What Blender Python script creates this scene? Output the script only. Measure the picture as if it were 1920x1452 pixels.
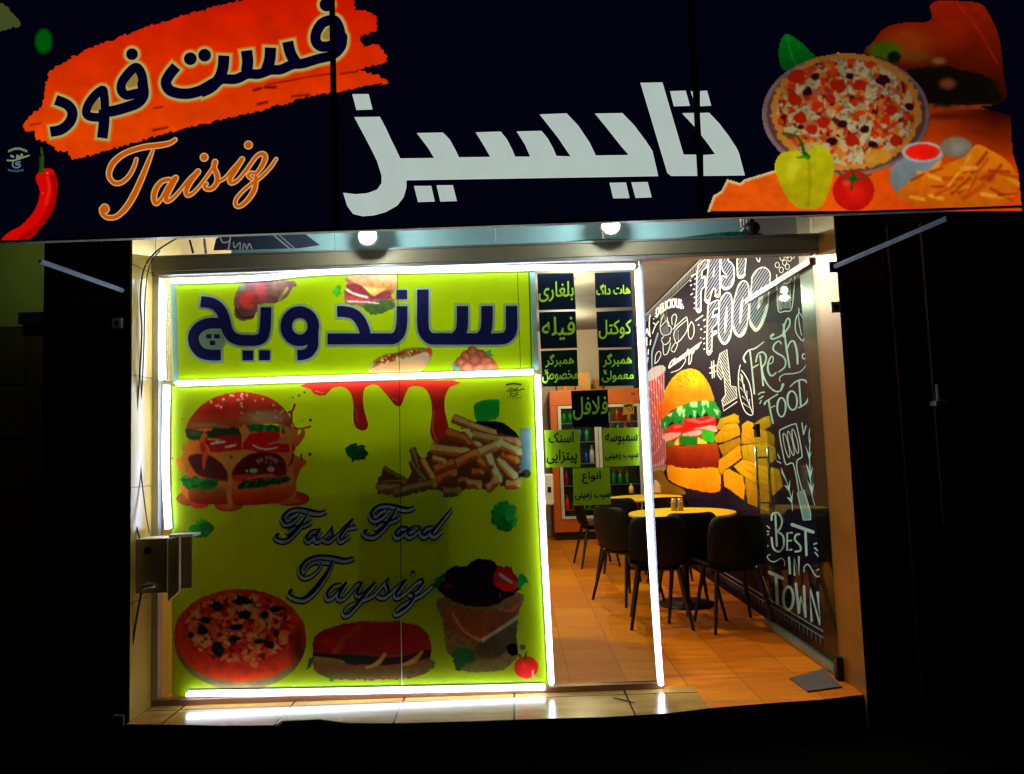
import bpy, math, random
import numpy as np
from mathutils import Vector
random.seed(7); rng=np.random.default_rng(5)
for o in list(bpy.data.objects): bpy.data.objects.remove(o)
S=bpy.context.scene; COL=S.collection
# ---------------------------------------------------------------- camera, world, exposure
F=1411.0; PITCH=.0795; ROLL=-.0344; CAM=np.array((0.0464,-4.4,1.39))
def rotm():
    a=math.pi/2+PITCH
    Rx=np.array([[1,0,0],[0,math.cos(a),-math.sin(a)],[0,math.sin(a),math.cos(a)]])
    c,s=math.cos(ROLL),math.sin(ROLL)
    return Rx@np.array([[c,-s,0],[s,c,0],[0,0,1]])
RM=rotm()
cd=bpy.data.cameras.new('camera'); cam=bpy.data.objects.new('camera',cd); COL.objects.link(cam)
cd.sensor_width=36; cd.lens=36*F/1920; cd.clip_end=400; cd.clip_start=.05
from mathutils import Matrix
M4=Matrix([[*RM[0],CAM[0]],[*RM[1],CAM[1]],[*RM[2],CAM[2]],[0,0,0,1]])
cam.matrix_world=M4
S.camera=cam
W=bpy.data.worlds.new('World'); S.world=W; W.use_nodes=True
nt=W.node_tree; bg=nt.nodes['Background']
sky=nt.nodes.new('ShaderNodeTexSky'); sky.sky_type='NISHITA'; sky.sun_disc=False
sky.sun_elevation=math.radians(-8); sky.sun_rotation=math.radians(200)
nt.links.new(sky.outputs[0],bg.inputs[0]); bg.inputs[1].default_value=.02
S.view_settings.view_transform='Standard'; S.view_settings.look='None'
S.view_settings.exposure=0; S.view_settings.gamma=1
S.cycles.use_denoising=True; S.cycles.max_bounces=8; S.cycles.transparent_max_bounces=16
S.cycles.sample_clamp_indirect=4
# ---------------------------------------------------------------- projection to real planes
def un(px,py,ax,v):
    d=RM@np.array([(px-960)/F,-(py-726)/F,-1.0]); t=(v-CAM[ax])/d[ax]; return CAM+t*d
def unv(P,ax,v):
    P=np.asarray(P,float); d=np.stack([(P[:,0]-960)/F,-(P[:,1]-726)/F,-np.ones(len(P))],1)@RM.T
    t=(v-CAM[ax])/d[:,ax]; return CAM+d*t[:,None]
class Plane:                        # a flat printed surface; off lifts ink towards the viewer
    def __init__(s,ax,v): s.ax,s.v=ax,v
    def __call__(s,P,off=0):
        w=unv(P,s.ax,s.v); w[:,s.ax]-=off; return w
def Z(ox,oy,sc): return lambda pts:[(ox+x/sc,oy+y/sc)+tuple(r) for x,y,*r in pts]
def lin(c):
    c=np.asarray(c,float)/255.; return np.where(c<=.04045,c/12.92,((c+.055)/1.055)**2.4)
# ---------------------------------------------------------------- object helpers
org={}
def tag(o,label=None,cat=None,group=None,kind=None):
    if label:o['label']=label
    if cat:o['category']=cat
    if group:o['group']=group
    if kind:o['kind']=kind
    return o
def thing(name,label,cat,loc=(0,0,0),group=None,rz=0):
    o=bpy.data.objects.new(name,None); COL.objects.link(o); o.location=loc; o.rotation_euler=(0,0,rz)
    o.empty_display_size=.1; org[o.name]=np.array(loc,float); return tag(o,label,cat,group)
def mesh(name,V,Fs,mat,parent=None,cols=None,smooth=False,local=False):
    V=np.asarray(V,float)
    if parent is not None and not local: V=V-org[parent.name]
    me=bpy.data.meshes.new(name); me.from_pydata(V.tolist(),[],Fs); me.update()
    if cols is not None:
        ca=me.color_attributes.new('Col','FLOAT_COLOR','CORNER')
        n=[len(f) for f in Fs]; c=np.concatenate([lin(cols),np.ones((len(Fs),1))],1)
        ca.data.foreach_set('color',np.repeat(c,n,axis=0).astype(np.float32).ravel())
    me.materials.append(mat)
    if smooth: me.polygons.foreach_set('use_smooth',[True]*len(me.polygons))
    o=bpy.data.objects.new(name,me); COL.objects.link(o)
    if parent is not None: o.parent=parent; org[o.name]=org[parent.name] if not local else np.zeros(3)
    else: org[o.name]=np.zeros(3)
    return o
class MB:
    def __init__(s): s.v=[];s.f=[]
    def add(s,V,Fs):
        n=len(s.v); s.v+= [tuple(map(float,p)) for p in V]; s.f+=[tuple(i+n for i in f) for f in Fs]; return s
    def box(s,x0,x1,y0,y1,z0,z1,b=0):
        if b<=0:
            V=[(x,y,z) for x in(x0,x1) for y in(y0,y1) for z in(z0,z1)]
            return s.add(V,[(0,1,3,2),(4,6,7,5),(0,4,5,1),(2,3,7,6),(0,2,6,4),(1,5,7,3)])
        import bmesh
        bm=bmesh.new(); bmesh.ops.create_cube(bm,size=1)
        for v in bm.verts: v.co=Vector(((x0+x1)/2+v.co.x*(x1-x0),(y0+y1)/2+v.co.y*(y1-y0),(z0+z1)/2+v.co.z*(z1-z0)))
        bmesh.ops.bevel(bm,geom=bm.edges[:],offset=b,segments=2,affect='EDGES',profile=.6)
        bm.verts.index_update(); s.add([v.co[:] for v in bm.verts],[[v.index for v in f.verts] for f in bm.faces]); bm.free(); return s
    def tube(s,P,r,n=8,caps=True):
        P=[Vector(p) for p in P]; R=r if hasattr(r,'__len__') else [r]*len(P); rings=[]
        for i,p in enumerate(P):
            t=(P[min(i+1,len(P)-1)]-P[max(i-1,0)]).normalized()
            a=t.cross(Vector((0,0,1)) if abs(t.z)<.9 else Vector((1,0,0))).normalized(); b=t.cross(a)
            rings.append([p+(a*math.cos(k*2*math.pi/n)+b*math.sin(k*2*math.pi/n))*R[i] for k in range(n)])
        V=[q for g in rings for q in g]; Fs=[]
        for i in range(len(P)-1):
            for k in range(n): Fs.append((i*n+k,i*n+(k+1)%n,(i+1)*n+(k+1)%n,(i+1)*n+k))
        if caps: Fs+= [tuple(range(n))[::-1],tuple((len(P)-1)*n+k for k in range(n))]
        return s.add(V,Fs)
    def lathe(s,prof,c=(0,0,0),n=24,ax='z'):
        V=[];Fs=[]
        for r,h in prof:
            for k in range(n):
                a=2*math.pi*k/n; p=(r*math.cos(a),r*math.sin(a),h)
                if ax=='y': p=(p[0],h,p[1])
                V.append((c[0]+p[0],c[1]+p[1],c[2]+p[2]))
        m=len(prof)
        for i in range(m-1):
            for k in range(n): Fs.append((i*n+k,i*n+(k+1)%n,(i+1)*n+(k+1)%n,(i+1)*n+k))
        Fs+=[tuple(range(n))[::-1],tuple((m-1)*n+k for k in range(n))]
        return s.add(V,Fs)
    def build(s,name,mat,parent=None,smooth=False,local=False): return mesh(name,s.v,s.f,mat,parent,None,smooth,local)
# ---------------------------------------------------------------- materials
def mat(name,col,rough=.5,metal=0,var=.12,scale=8,bump=.0,emit=0,spec=.5,stretch=None,trans=0):
    m=bpy.data.materials.new(name); m.use_nodes=True; t=m.node_tree; b=t.nodes['Principled BSDF']
    c=(*lin(col),1)
    tc=t.nodes.new('ShaderNodeTexCoord'); n=t.nodes.new('ShaderNodeTexNoise'); n.inputs['Scale'].default_value=scale; n.inputs['Detail'].default_value=6
    src=tc.outputs['Object']
    if stretch:
        mp=t.nodes.new('ShaderNodeMapping'); mp.inputs['Scale'].default_value=stretch; t.links.new(src,mp.inputs[0]); src=mp.outputs[0]
    t.links.new(src,n.inputs['Vector'])
    r=t.nodes.new('ShaderNodeMapRange'); r.inputs[3].default_value=1-var*2; r.inputs[4].default_value=1+var*2; t.links.new(n.outputs[0],r.inputs[0])
    mx=t.nodes.new('ShaderNodeVectorMath'); mx.operation='SCALE'; mx.inputs[0].default_value=c[:3]; t.links.new(r.outputs[0],mx.inputs['Scale'])
    t.links.new(mx.outputs[0],b.inputs['Base Color'])
    b.inputs['Roughness'].default_value=rough; b.inputs['Metallic'].default_value=metal; b.inputs['Specular IOR Level'].default_value=spec
    if bump:
        bp=t.nodes.new('ShaderNodeBump'); bp.inputs['Strength'].default_value=bump; bp.inputs['Distance'].default_value=.01; t.links.new(n.outputs[0],bp.inputs['Height']); t.links.new(bp.outputs[0],b.inputs['Normal'])
    if emit: b.inputs['Emission Color'].default_value=c; b.inputs['Emission Strength'].default_value=emit
    return m
def ink(name,emit=0,rough=.45,translucent=0,var=.08,scale=14,gain=1.0,spec=.3):   # printed surface, colour from the print
    m=bpy.data.materials.new(name); m.use_nodes=True; t=m.node_tree; b=t.nodes['Principled BSDF']; out=t.nodes['Material Output']
    a=t.nodes.new('ShaderNodeVertexColor'); a.layer_name='Col'
    n=t.nodes.new('ShaderNodeTexNoise'); n.inputs['Scale'].default_value=scale; n.inputs['Detail'].default_value=8
    tc=t.nodes.new('ShaderNodeTexCoord'); t.links.new(tc.outputs['Object'],n.inputs['Vector'])
    r=t.nodes.new('ShaderNodeMapRange'); r.inputs[3].default_value=gain*(1-var*2); r.inputs[4].default_value=gain*(1+var*2); t.links.new(n.outputs[0],r.inputs[0])
    mx=t.nodes.new('ShaderNodeVectorMath'); mx.operation='SCALE'; t.links.new(a.outputs[0],mx.inputs[0]); t.links.new(r.outputs[0],mx.inputs['Scale'])
    t.links.new(mx.outputs[0],b.inputs['Base Color']); b.inputs['Roughness'].default_value=rough; b.inputs['Specular IOR Level'].default_value=spec
    if emit:
        t.links.new(mx.outputs[0],b.inputs['Emission Color']); b.inputs['Emission Strength'].default_value=emit
    if translucent:
        tr=t.nodes.new('ShaderNodeBsdfTranslucent'); t.links.new(mx.outputs[0],tr.inputs[0]); ms=t.nodes.new('ShaderNodeMixShader'); ms.inputs[0].default_value=translucent
        t.links.new(b.outputs[0],ms.inputs[1]); t.links.new(tr.outputs[0],ms.inputs[2]); t.links.new(ms.outputs[0],out.inputs[0])
    return m
def glassmat(name,tint=(235,245,240),refl=1.0):
    m=bpy.data.materials.new(name); m.use_nodes=True; t=m.node_tree; t.nodes.remove(t.nodes['Principled BSDF']); out=t.nodes['Material Output']
    tr=t.nodes.new('ShaderNodeBsdfTransparent'); tr.inputs[0].default_value=(*lin(tint),1)
    g=t.nodes.new('ShaderNodeBsdfGlossy'); g.inputs['Roughness'].default_value=.02
    f=t.nodes.new('ShaderNodeFresnel'); f.inputs[0].default_value=1.45
    k=t.nodes.new('ShaderNodeMath'); k.operation='MULTIPLY'; k.inputs[1].default_value=refl; t.links.new(f.outputs[0],k.inputs[0])
    n=t.nodes.new('ShaderNodeTexNoise'); n.inputs['Scale'].default_value=1.5; bp=t.nodes.new('ShaderNodeBump'); bp.inputs['Strength'].default_value=.03; t.links.new(n.outputs[0],bp.inputs['Height']); t.links.new(bp.outputs[0],g.inputs['Normal'])
    ms=t.nodes.new('ShaderNodeMixShader'); t.links.new(k.outputs[0],ms.inputs[0]); t.links.new(tr.outputs[0],ms.inputs[1]); t.links.new(g.outputs[0],ms.inputs[2]); t.links.new(ms.outputs[0],out.inputs[0])
    return m
def tiles(name,c1,c2,mortar,sc,rough,bw=.5,rh=.25,bump=.2,off=.0,msize=.006,spec=.5):
    m=bpy.data.materials.new(name); m.use_nodes=True; t=m.node_tree; b=t.nodes['Principled BSDF']
    tc=t.nodes.new('ShaderNodeTexCoord'); mp=t.nodes.new('ShaderNodeMapping'); t.links.new(tc.outputs['Object'],mp.inputs[0]); mp.inputs['Rotation'].default_value=off if hasattr(off,'__len__') else (0,0,off)
    br=t.nodes.new('ShaderNodeTexBrick'); t.links.new(mp.outputs[0],br.inputs[0]); br.inputs['Scale'].default_value=sc; br.inputs['Mortar Size'].default_value=msize; br.inputs['Brick Width'].default_value=bw; br.inputs['Row Height'].default_value=rh; br.offset=0
    br.inputs['Color1'].default_value=(*lin(c1),1); br.inputs['Color2'].default_value=(*lin(c2),1); br.inputs['Mortar'].default_value=(*lin(mortar),1)
    n=t.nodes.new('ShaderNodeTexNoise'); n.inputs['Scale'].default_value=3; n.inputs['Detail'].default_value=8
    mp2=t.nodes.new('ShaderNodeMapping'); mp2.inputs['Scale'].default_value=(1,5,1); t.links.new(mp.outputs[0],mp2.inputs[0]); t.links.new(mp2.outputs[0],n.inputs[0])
    r=t.nodes.new('ShaderNodeMapRange'); r.inputs[3].default_value=.55; r.inputs[4].default_value=1.4; t.links.new(n.outputs[0],r.inputs[0])
    mx=t.nodes.new('ShaderNodeVectorMath'); mx.operation='SCALE'; t.links.new(br.outputs[0],mx.inputs[0]); t.links.new(r.outputs[0],mx.inputs['Scale']); t.links.new(mx.outputs[0],b.inputs['Base Color'])
    r2=t.nodes.new('ShaderNodeMapRange'); r2.inputs[3].default_value=rough*.7; r2.inputs[4].default_value=rough*1.4; t.links.new(n.outputs[0],r2.inputs[0]); t.links.new(r2.outputs[0],b.inputs['Roughness']); b.inputs['Specular IOR Level'].default_value=spec
    bp=t.nodes.new('ShaderNodeBump'); bp.inputs['Strength'].default_value=bump; bp.inputs['Distance'].default_value=.003; t.links.new(br.outputs['Fac'],bp.inputs['Height']); bp.invert=True; t.links.new(bp.outputs[0],b.inputs['Normal'])
    return m
# ---------------------------------------------------------------- vector art: polygons and brush strokes on a plane
def cr(P,n=6,closed=False):
    P=np.asarray(P,float); N=len(P)
    if N<3: return P
    out=[]
    rngi=range(N) if closed else range(N-1)
    for i in rngi:
        p0=P[(i-1)%N] if closed else P[max(i-1,0)]; p1=P[i]; p2=P[(i+1)%N]; p3=P[(i+2)%N] if closed else P[min(i+2,N-1)]
        for k in range(n):
            t=k/n; out.append(.5*((2*p1)+(-p0+p2)*t+(2*p0-5*p1+4*p2-p3)*t*t+(-p0+3*p1-3*p2+p3)*t**3))
    if not closed: out.append(P[-1])
    return np.array(out)
class Art:
    def __init__(s,plane,base=.0004,step=.000012): s.pl=plane;s.off=base;s.step=step;s.V=[];s.F=[];s.C=[]
    def poly(s,pts,col,smooth=0,closed=True):
        P=cr([p[:2] for p in pts],smooth,True) if smooth else np.array([p[:2] for p in pts],float)
        w=s.pl(P,s.off); n=len(s.V); s.V+=w.tolist(); s.F.append(tuple(range(n,n+len(P)))); s.C.append(col); s.off+=s.step; return s
    def rect(s,x0,y0,x1,y1,col): return s.poly([(x0,y0),(x1,y0),(x1,y1),(x0,y1)],col)
    def ell(s,cx,cy,rx,ry,col,ang=0,n=20):
        c,q=math.cos(ang),math.sin(ang)
        return s.poly([(cx+rx*math.cos(a)*c-ry*math.sin(a)*q,cy+rx*math.cos(a)*q+ry*math.sin(a)*c) for a in np.linspace(0,2*math.pi,n,endpoint=False)],col)
    def stroke(s,pts,w,col,closed=False,smooth=6,cap='round',grow=0,d=(0,0)):
        # w: width in px, or list of widths spread along the stroke
        P=cr([p[:2] for p in pts],smooth,closed) if smooth and len(pts)>2 else np.array([p[:2] for p in pts],float)
        P=P+np.array(d); N=len(P)
        ws=np.interp(np.linspace(0,1,N),np.linspace(0,1,len(w)),w) if hasattr(w,'__len__') else np.full(N,float(w))
        ws=(ws+grow)/2
        if closed: T=np.roll(P,-1,0)-np.roll(P,1,0)
        else:
            T=np.gradient(P,axis=0)
        L=np.linalg.norm(T,axis=1,keepdims=True); T=T/np.maximum(L,1e-9)
        if cap=='flat' and not closed and grow>0:
            P[0]-=T[0]*grow/2; P[-1]+=T[-1]*grow/2
        Nn=np.stack([-T[:,1],T[:,0]],1)
        A=P+Nn*ws[:,None]; B=P-Nn*ws[:,None]
        offs=s.off+np.arange(N)*(s.step*.05); n=len(s.V)
        wa=s.pl(A,0); wb=s.pl(B,0); ax=s.pl.ax
        wa[:,ax]-=offs; wb[:,ax]-=offs
        s.V+=wa.tolist()+wb.tolist()
        for i in range(N if closed else N-1):
            j=(i+1)%N; s.F.append((n+i,n+j,n+N+j,n+N+i)); s.C.append(col)
        s.off=offs[-1]+s.step
        if cap=='round' and not closed:
            for e in (0,-1):
                sg=-1 if e==0 else 1; r=ws[e]
                if r<.3: continue
                a0=math.atan2(Nn[e][1],Nn[e][0]); ring=[]
                for k in range(7):
                    a=a0-sg*math.pi*k/6 ; ring.append((P[e][0]+r*math.cos(a),P[e][1]+r*math.sin(a)))
                o=s.off; s.off=offs[e]; s.poly(ring,col); s.off=o
        return s
    def hatch(s,poly,ang,gap,w,col,trim=0):
        P=np.array([p[:2] for p in poly],float); u=np.array([math.cos(ang),math.sin(ang)]); v=np.array([-u[1],u[0]])
        a=P@u; b=P@v
        for t in np.arange(b.min()+gap*.6,b.max(),gap):
            xs=[]
            for i in range(len(P)):
                j=(i+1)%len(P)
                if (b[i]-t)*(b[j]-t)<0: xs.append(a[i]+(a[j]-a[i])*(t-b[i])/(b[j]-b[i]))
            xs.sort()
            for k in range(0,len(xs)-1,2):
                l,r=xs[k]+trim,xs[k+1]-trim
                if r-l>w: s.stroke([tuple(u*l+v*t),tuple(u*r+v*t)],w,col,smooth=0)
        return s
    def text(s,txt,o,ex,ey,col,bold=0.0,shear=0,arc=0):
        # flat lettering: o = pixel of the lower-left corner, ex = full width vector, ey = height vector of the tallest glyph
        c=bpy.data.curves.new('t','FONT'); c.body=txt; c.resolution_u=3
        ob=bpy.data.objects.new('t',c); COL.objects.link(ob); me=ob.to_mesh()
        V=np.array([v.co[:2] for v in me.vertices]); Fs=[tuple(p.vertices) for p in me.polygons]
        ob.to_mesh_clear(); bpy.data.objects.remove(ob); bpy.data.curves.remove(c)
        if len(V)==0: return s
        V-=V.min(0); V/=np.maximum(V.max(0),1e-9)
        y=V[:,1]+arc*4*V[:,0]*(1-V[:,0])
        P=np.array(o)+V[:,:1]*np.array(ex)+y[:,None]*np.array(ey)+V[:,1:2]*np.array((shear,0))
        q=bold*50
        for dx,dy in (((0,0),(q,0),(-q,0),(0,q),(0,-q)) if q else ((0,0),)):      # heavier weight: the same glyphs nudged
            w=s.pl(P+np.array((dx,dy)),s.off); n=len(s.V); s.V+=w.tolist(); s.F+=[tuple(i+n for i in f) for f in Fs]; s.C+=[col]*len(Fs); s.off+=s.step
        return s
    def build(s,name,mat,parent): return mesh(name,s.V,s.F,mat,parent,np.array(s.C,float))
# ---------------------------------------------------------------- printed food pictures: painted cell by cell, only where the print has ink
_g=[np.random.default_rng(i).random((64,64)) for i in range(12)]
def vn(x,y,sc,seed=0):
    g=_g[seed%12]; x=np.asarray(x)/sc+seed*3.7; y=np.asarray(y)/sc+seed*1.9; xi=np.floor(x).astype(int); yi=np.floor(y).astype(int); fx=x-xi; fy=y-yi
    fx=fx*fx*(3-2*fx); fy=fy*fy*(3-2*fy)
    a=g[xi%64,yi%64];b=g[(xi+1)%64,yi%64];c=g[xi%64,(yi+1)%64];d=g[(xi+1)%64,(yi+1)%64]
    return (a*(1-fx)+b*fx)*(1-fy)+(c*(1-fx)+d*fx)*fy
def fbm(x,y,sc,seed=0): return (vn(x,y,sc,seed)+.5*vn(x,y,sc/2,seed+1)+.25*vn(x,y,sc/4,seed+2))/1.75
class Canvas:
    def __init__(s,x0,y0,x1,y1,res=1.5,T=None):
        s.res=res; xs=np.arange(x0,x1,res)+res/2; ys=np.arange(y0,y1,res)+res/2
        s.x0,s.y0=x0,y0; s.X,s.Y=np.meshgrid(xs,ys); s.rgb=np.zeros(s.X.shape+(3,)); s.a=np.zeros(s.X.shape); s.T=T or (lambda p:p); s.ws=1.0
    def inside(s,pts,smooth=0,rough=0,seed=0):
        P=np.array([p[:2] for p in s.T(pts)],float)
        if smooth: P=cr(P,smooth,True)
        X,Y=s.X,s.Y
        if rough: X=X+(vn(s.X,s.Y,5,seed)-.5)*rough*2; Y=Y+(vn(s.X,s.Y,5,seed+3)-.5)*rough*2
        ins=np.zeros(X.shape,bool); n=len(P)
        for i in range(n):
            x1,y1=P[i]; x2,y2=P[(i+1)%n]
            if y1==y2: continue
            c=((y1>Y)!=(y2>Y))&(X<(x2-x1)*(Y-y1)/(y2-y1)+x1); ins^=c
        return ins
    def put(s,m,col,a=1.0,base=True):
        m=m.astype(float)*a; col=np.asarray(col,float)
        if col.ndim==1: col=np.broadcast_to(col,s.rgb.shape)
        s.rgb=s.rgb*(1-m[...,None])+col*m[...,None]
        if base: s.a=np.maximum(s.a,m)
        return s
    def poly(s,pts,col,smooth=4,rough=0,a=1.0,seed=0,clip=False,shade=None):
        m=s.inside(pts,smooth,rough,seed)
        if clip: m=m&(s.a>.5)
        c=col
        if shade is not None:
            c1=np.asarray(shade,float); ys=s.Y[m]; 
            if len(ys): t=np.clip((s.Y-ys.min())/(np.ptp(ys)+1e-6),0,1)[...,None]; c=np.asarray(col,float)*(1-t)+c1*t
        return s.put(m,c,a,not clip)
    def ell(s,cx,cy,rx,ry,col,a=1.0,ang=0,rough=0,seed=0,clip=False,soft=0,shade=None):
        (cx,cy),(ex,ey)=[p[:2] for p in s.T([(cx,cy),(cx+rx,cy+ry)])]; rx=abs(ex-cx);ry=abs(ey-cy)
        dx=s.X-cx;dy=s.Y-cy;c,q=math.cos(ang),math.sin(ang); u=(dx*c+dy*q)/rx; v=(-dx*q+dy*c)/ry; r=np.sqrt(u*u+v*v)
        if rough: r=r+(vn(s.X,s.Y,6,seed)-.5)*rough
        m=np.clip((1-r)/soft,0,1) if soft else (r<1).astype(float)
        if clip: m=m*(s.a>.5)
        cc=col
        if shade is not None: t=np.clip(r,0,1)[...,None]; cc=np.asarray(col,float)*(1-t)+np.asarray(shade,float)*t
        return s.put(m,cc,a,not clip)
    def line(s,pts,w,col,a=1.0,clip=False,smooth=5,soft=False,flat=False):
        P=cr([p[:2] for p in s.T(pts)],smooth) if smooth and len(pts)>2 else np.array([p[:2] for p in s.T(pts)],float)
        d=np.full(s.X.shape,1e9); N=len(P); ws=np.interp(np.linspace(0,1,N),np.linspace(0,1,len(w)),w) if hasattr(w,'__len__') else np.full(N,float(w))
        ws=ws*s.ws
        for i in range(N-1):
            a0,b0=P[i],P[i+1]; ab=b0-a0; L=ab@ab+1e-9; tt=((s.X-a0[0])*ab[0]+(s.Y-a0[1])*ab[1])/L; t=np.clip(tt,0,1)
            e=np.hypot(s.X-a0[0]-t*ab[0],s.Y-a0[1]-t*ab[1])-(ws[i]*(1-t)+ws[i+1]*t)/2
            if flat: e=np.where((tt<0)|(tt>1),9.,e)
            d=np.minimum(d,e)
        m=np.clip(.5-d/2,0,1) if soft else (d<0).astype(float)
        if clip: m=m*(s.a>.5)
        return s.put(m,col,a,not clip)
    def mottle(s,amt,sc,seed=0):
        s.rgb*=(1+(fbm(s.X,s.Y,sc,seed)-.5)[...,None]*2*amt); return s
    def cells(s,m,sc,pal,seed=0,a=1.0):        # chunky toppings
        r=np.random.default_rng(seed); x0,x1,y0,y1=s.X.min(),s.X.max(),s.Y.min(),s.Y.max(); n=int((x1-x0)*(y1-y0)/(sc*sc))
        px=r.uniform(x0,x1,n);py=r.uniform(y0,y1,n);ci=r.integers(0,len(pal),n); best=np.full(s.X.shape,1e9); idx=np.zeros(s.X.shape,int)
        XX=s.X+(vn(s.X,s.Y,4,seed)-.5)*sc*.6; YY=s.Y+(vn(s.X,s.Y,4,seed+5)-.5)*sc*.6
        for k in range(n):
            i0=int(max(0,(py[k]-4*sc-y0)/s.res));i1=int((py[k]+4*sc-y0)/s.res)+1;j0=int(max(0,(px[k]-4*sc-x0)/s.res));j1=int((px[k]+4*sc-x0)/s.res)+1
            d=(XX[i0:i1,j0:j1]-px[k])**2+(YY[i0:i1,j0:j1]-py[k])**2; b=best[i0:i1,j0:j1]; u=d<b; b[u]=d[u]; idx[i0:i1,j0:j1][u]=ci[k]
        return s.put(m&(s.a>.5),np.asarray(pal,float)[idx],a,False)
    def build(s,name,pl,mat,parent,off=.0005):
        H,Wd=s.X.shape; m=s.a>.45
        gx=np.arange(Wd+1)*s.res+s.x0; gy=np.arange(H+1)*s.res+s.y0; GX,GY=np.meshgrid(gx,gy)
        ii,jj=np.nonzero(m); W1=Wd+1
        q=np.stack([ii*W1+jj,ii*W1+jj+1,(ii+1)*W1+jj+1,(ii+1)*W1+jj],1)
        u,inv=np.unique(q,return_inverse=True); P=np.stack([GX.ravel()[u],GY.ravel()[u]],1)
        V=pl(P,off); Fs=inv.reshape(-1,4)
        # one colour per corner, averaged over the four cells round it, so the print has no blocks
        rgb=np.clip(s.rgb*getattr(pl,'gain',1.0),0,255); pad=np.zeros((H+2,Wd+2,3)); wt=np.zeros((H+2,Wd+2)); pad[1:-1,1:-1]=rgb*m[...,None]; wt[1:-1,1:-1]=m
        cs=(pad[:-1,:-1]+pad[1:,:-1]+pad[:-1,1:]+pad[1:,1:]); cw=wt[:-1,:-1]+wt[1:,:-1]+wt[:-1,1:]+wt[1:,1:]
        vc=(cs/np.maximum(cw,1)[...,None]).reshape(-1,3)[u]
        if parent is not None: V=V-org[parent.name]
        me=bpy.data.meshes.new(name); me.from_pydata(V.tolist(),[],Fs.tolist()); me.update()
        ca=me.color_attributes.new('Col','FLOAT_COLOR','POINT'); ca.data.foreach_set('color',np.concatenate([lin(vc),np.ones((len(vc),1))],1).astype(np.float32).ravel())
        me.materials.append(mat); o=bpy.data.objects.new(name,me); COL.objects.link(o); o.parent=parent; org[o.name]=org[parent.name]; return o
# ---------------------------------------------------------------- Persian shaping with presentation forms
_A={'ا':'\uFE8D\uFE8E','ب':'\uFE8F\uFE90\uFE91\uFE92','پ':'\uFB56\uFB57\uFB58\uFB59','ت':'\uFE95\uFE96\uFE97\uFE98','خ':'\uFEA5\uFEA6\uFEA7\uFEA8','د':'\uFEA9\uFEAA','ر':'\uFEAD\uFEAE','ز':'\uFEAF\uFEB0','س':'\uFEB1\uFEB2\uFEB3\uFEB4','ص':'\uFEB9\uFEBA\uFEBB\uFEBC','ع':'\uFEC9\uFECA\uFECB\uFECC','غ':'\uFECD\uFECE\uFECF\uFED0','ف':'\uFED1\uFED2\uFED3\uFED4','ک':'\uFB8E\uFB8F\uFB90\uFB91','گ':'\uFB92\uFB93\uFB94\uFB95','ل':'\uFEDD\uFEDE\uFEDF\uFEE0','م':'\uFEE1\uFEE2\uFEE3\uFEE4','ن':'\uFEE5\uFEE6\uFEE7\uFEE8','و':'\uFEED\uFEEE','ه':'\uFEE9\uFEEA\uFEEB\uFEEC','ی':'\uFBFC\uFBFD\uFBFE\uFBFF'}
def fa(t):
    out=[];prev=False;i=0
    while i<len(t):
        ch=t[i]
        if t[i:i+2]=='لا': out.append('\uFEFC' if prev else '\uFEFB'); prev=False; i+=2; continue
        if ch not in _A: out.append(ch); prev=False; i+=1; continue
        f=_A[ch]; nxt=i+1<len(t) and t[i+1] in _A and len(f)==4
        out.append(f[(1 if prev else 0)+(2 if nxt else 0)] if len(f)==4 else f[1 if prev else 0]); prev=len(f)==4; i+=1
    return ''.join(out[::-1])
# ================================================================ materials
m_cream=tiles('cream_tile',(198,164,74),(184,150,62),(110,88,50),1.0,.3,bw=.62,rh=.60,msize=.0035,off=(math.pi/2,0,math.pi/2))
m_step=tiles('step_tile',(200,152,70),(214,166,84),(60,45,30),1.0,.2,bw=.62,rh=.9)
m_floor=tiles('floor_tile',(236,138,2),(212,112,0),(168,86,2),1.0,.5,bw=.33,rh=.33,bump=.1,msize=.003,spec=.22)
m_wall=mat('wall_paint',(176,150,128),.7,bump=.05,scale=5)
m_ceil=mat('ceiling_paint',(120,110,104),.8,scale=3)
m_stone=mat('black_stone',(12,10,12),.22,var=.3,scale=20)
m_asph=mat('asphalt',(4,4,5),.95,var=.3,scale=40,bump=.4,spec=.02)
m_alu=mat('aluminium',(170,168,160),.35,metal=.6,scale=30,stretch=(1,20,20))
m_beam=mat('lintel_metal',(150,142,112),.42,metal=.3,var=.1,scale=12,stretch=(1,8,8),bump=.06)
m_white=mat('white_plastic',(215,215,205),.35)
m_dark=mat('dark_metal',(22,20,20),.4,metal=.3)
m_chair=mat('chair_plastic',(2,4,6),.6,var=.15,spec=.3)
m_leg=mat('chair_leg_wood',(28,18,12),.5)
m_table=mat('yellow_tabletop',(255,212,0),.35,var=.05)
m_orange=mat('orange_laminate',(216,98,10),.4,var=.08)
m_steel=mat('steel',(200,200,195),.18,metal=1)
m_glass=glassmat('clear_glass')
m_door=glassmat('door_glass',(236,246,246),.12)
m_led=mat('led_strip',(208,222,255),.5,emit=19,var=0)
m_bulb=mat('lamp_glow',(255,246,225),.5,emit=22,var=0)
m_rim=mat('sign_rim',(190,195,190),.4,metal=.2,var=.15,scale=25,bump=.1)
m_sign=ink('sign_print',emit=.92,rough=.5,var=.05,scale=9,spec=.1)
m_vinyl=ink('vinyl_print',rough=.42,translucent=.45,var=.07,scale=5)
m_print=ink('food_print',rough=.42,var=.08,scale=12)
m_stk=ink('sticker_print',rough=.4,translucent=.3,var=.05)
m_mur=ink('mural_print',rough=.6,var=.14,scale=7,spec=.08,gain=1.15)
m_wood=mat('dark_wood',(60,20,12),.5,var=.3,scale=4,stretch=(8,8,1))
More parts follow.
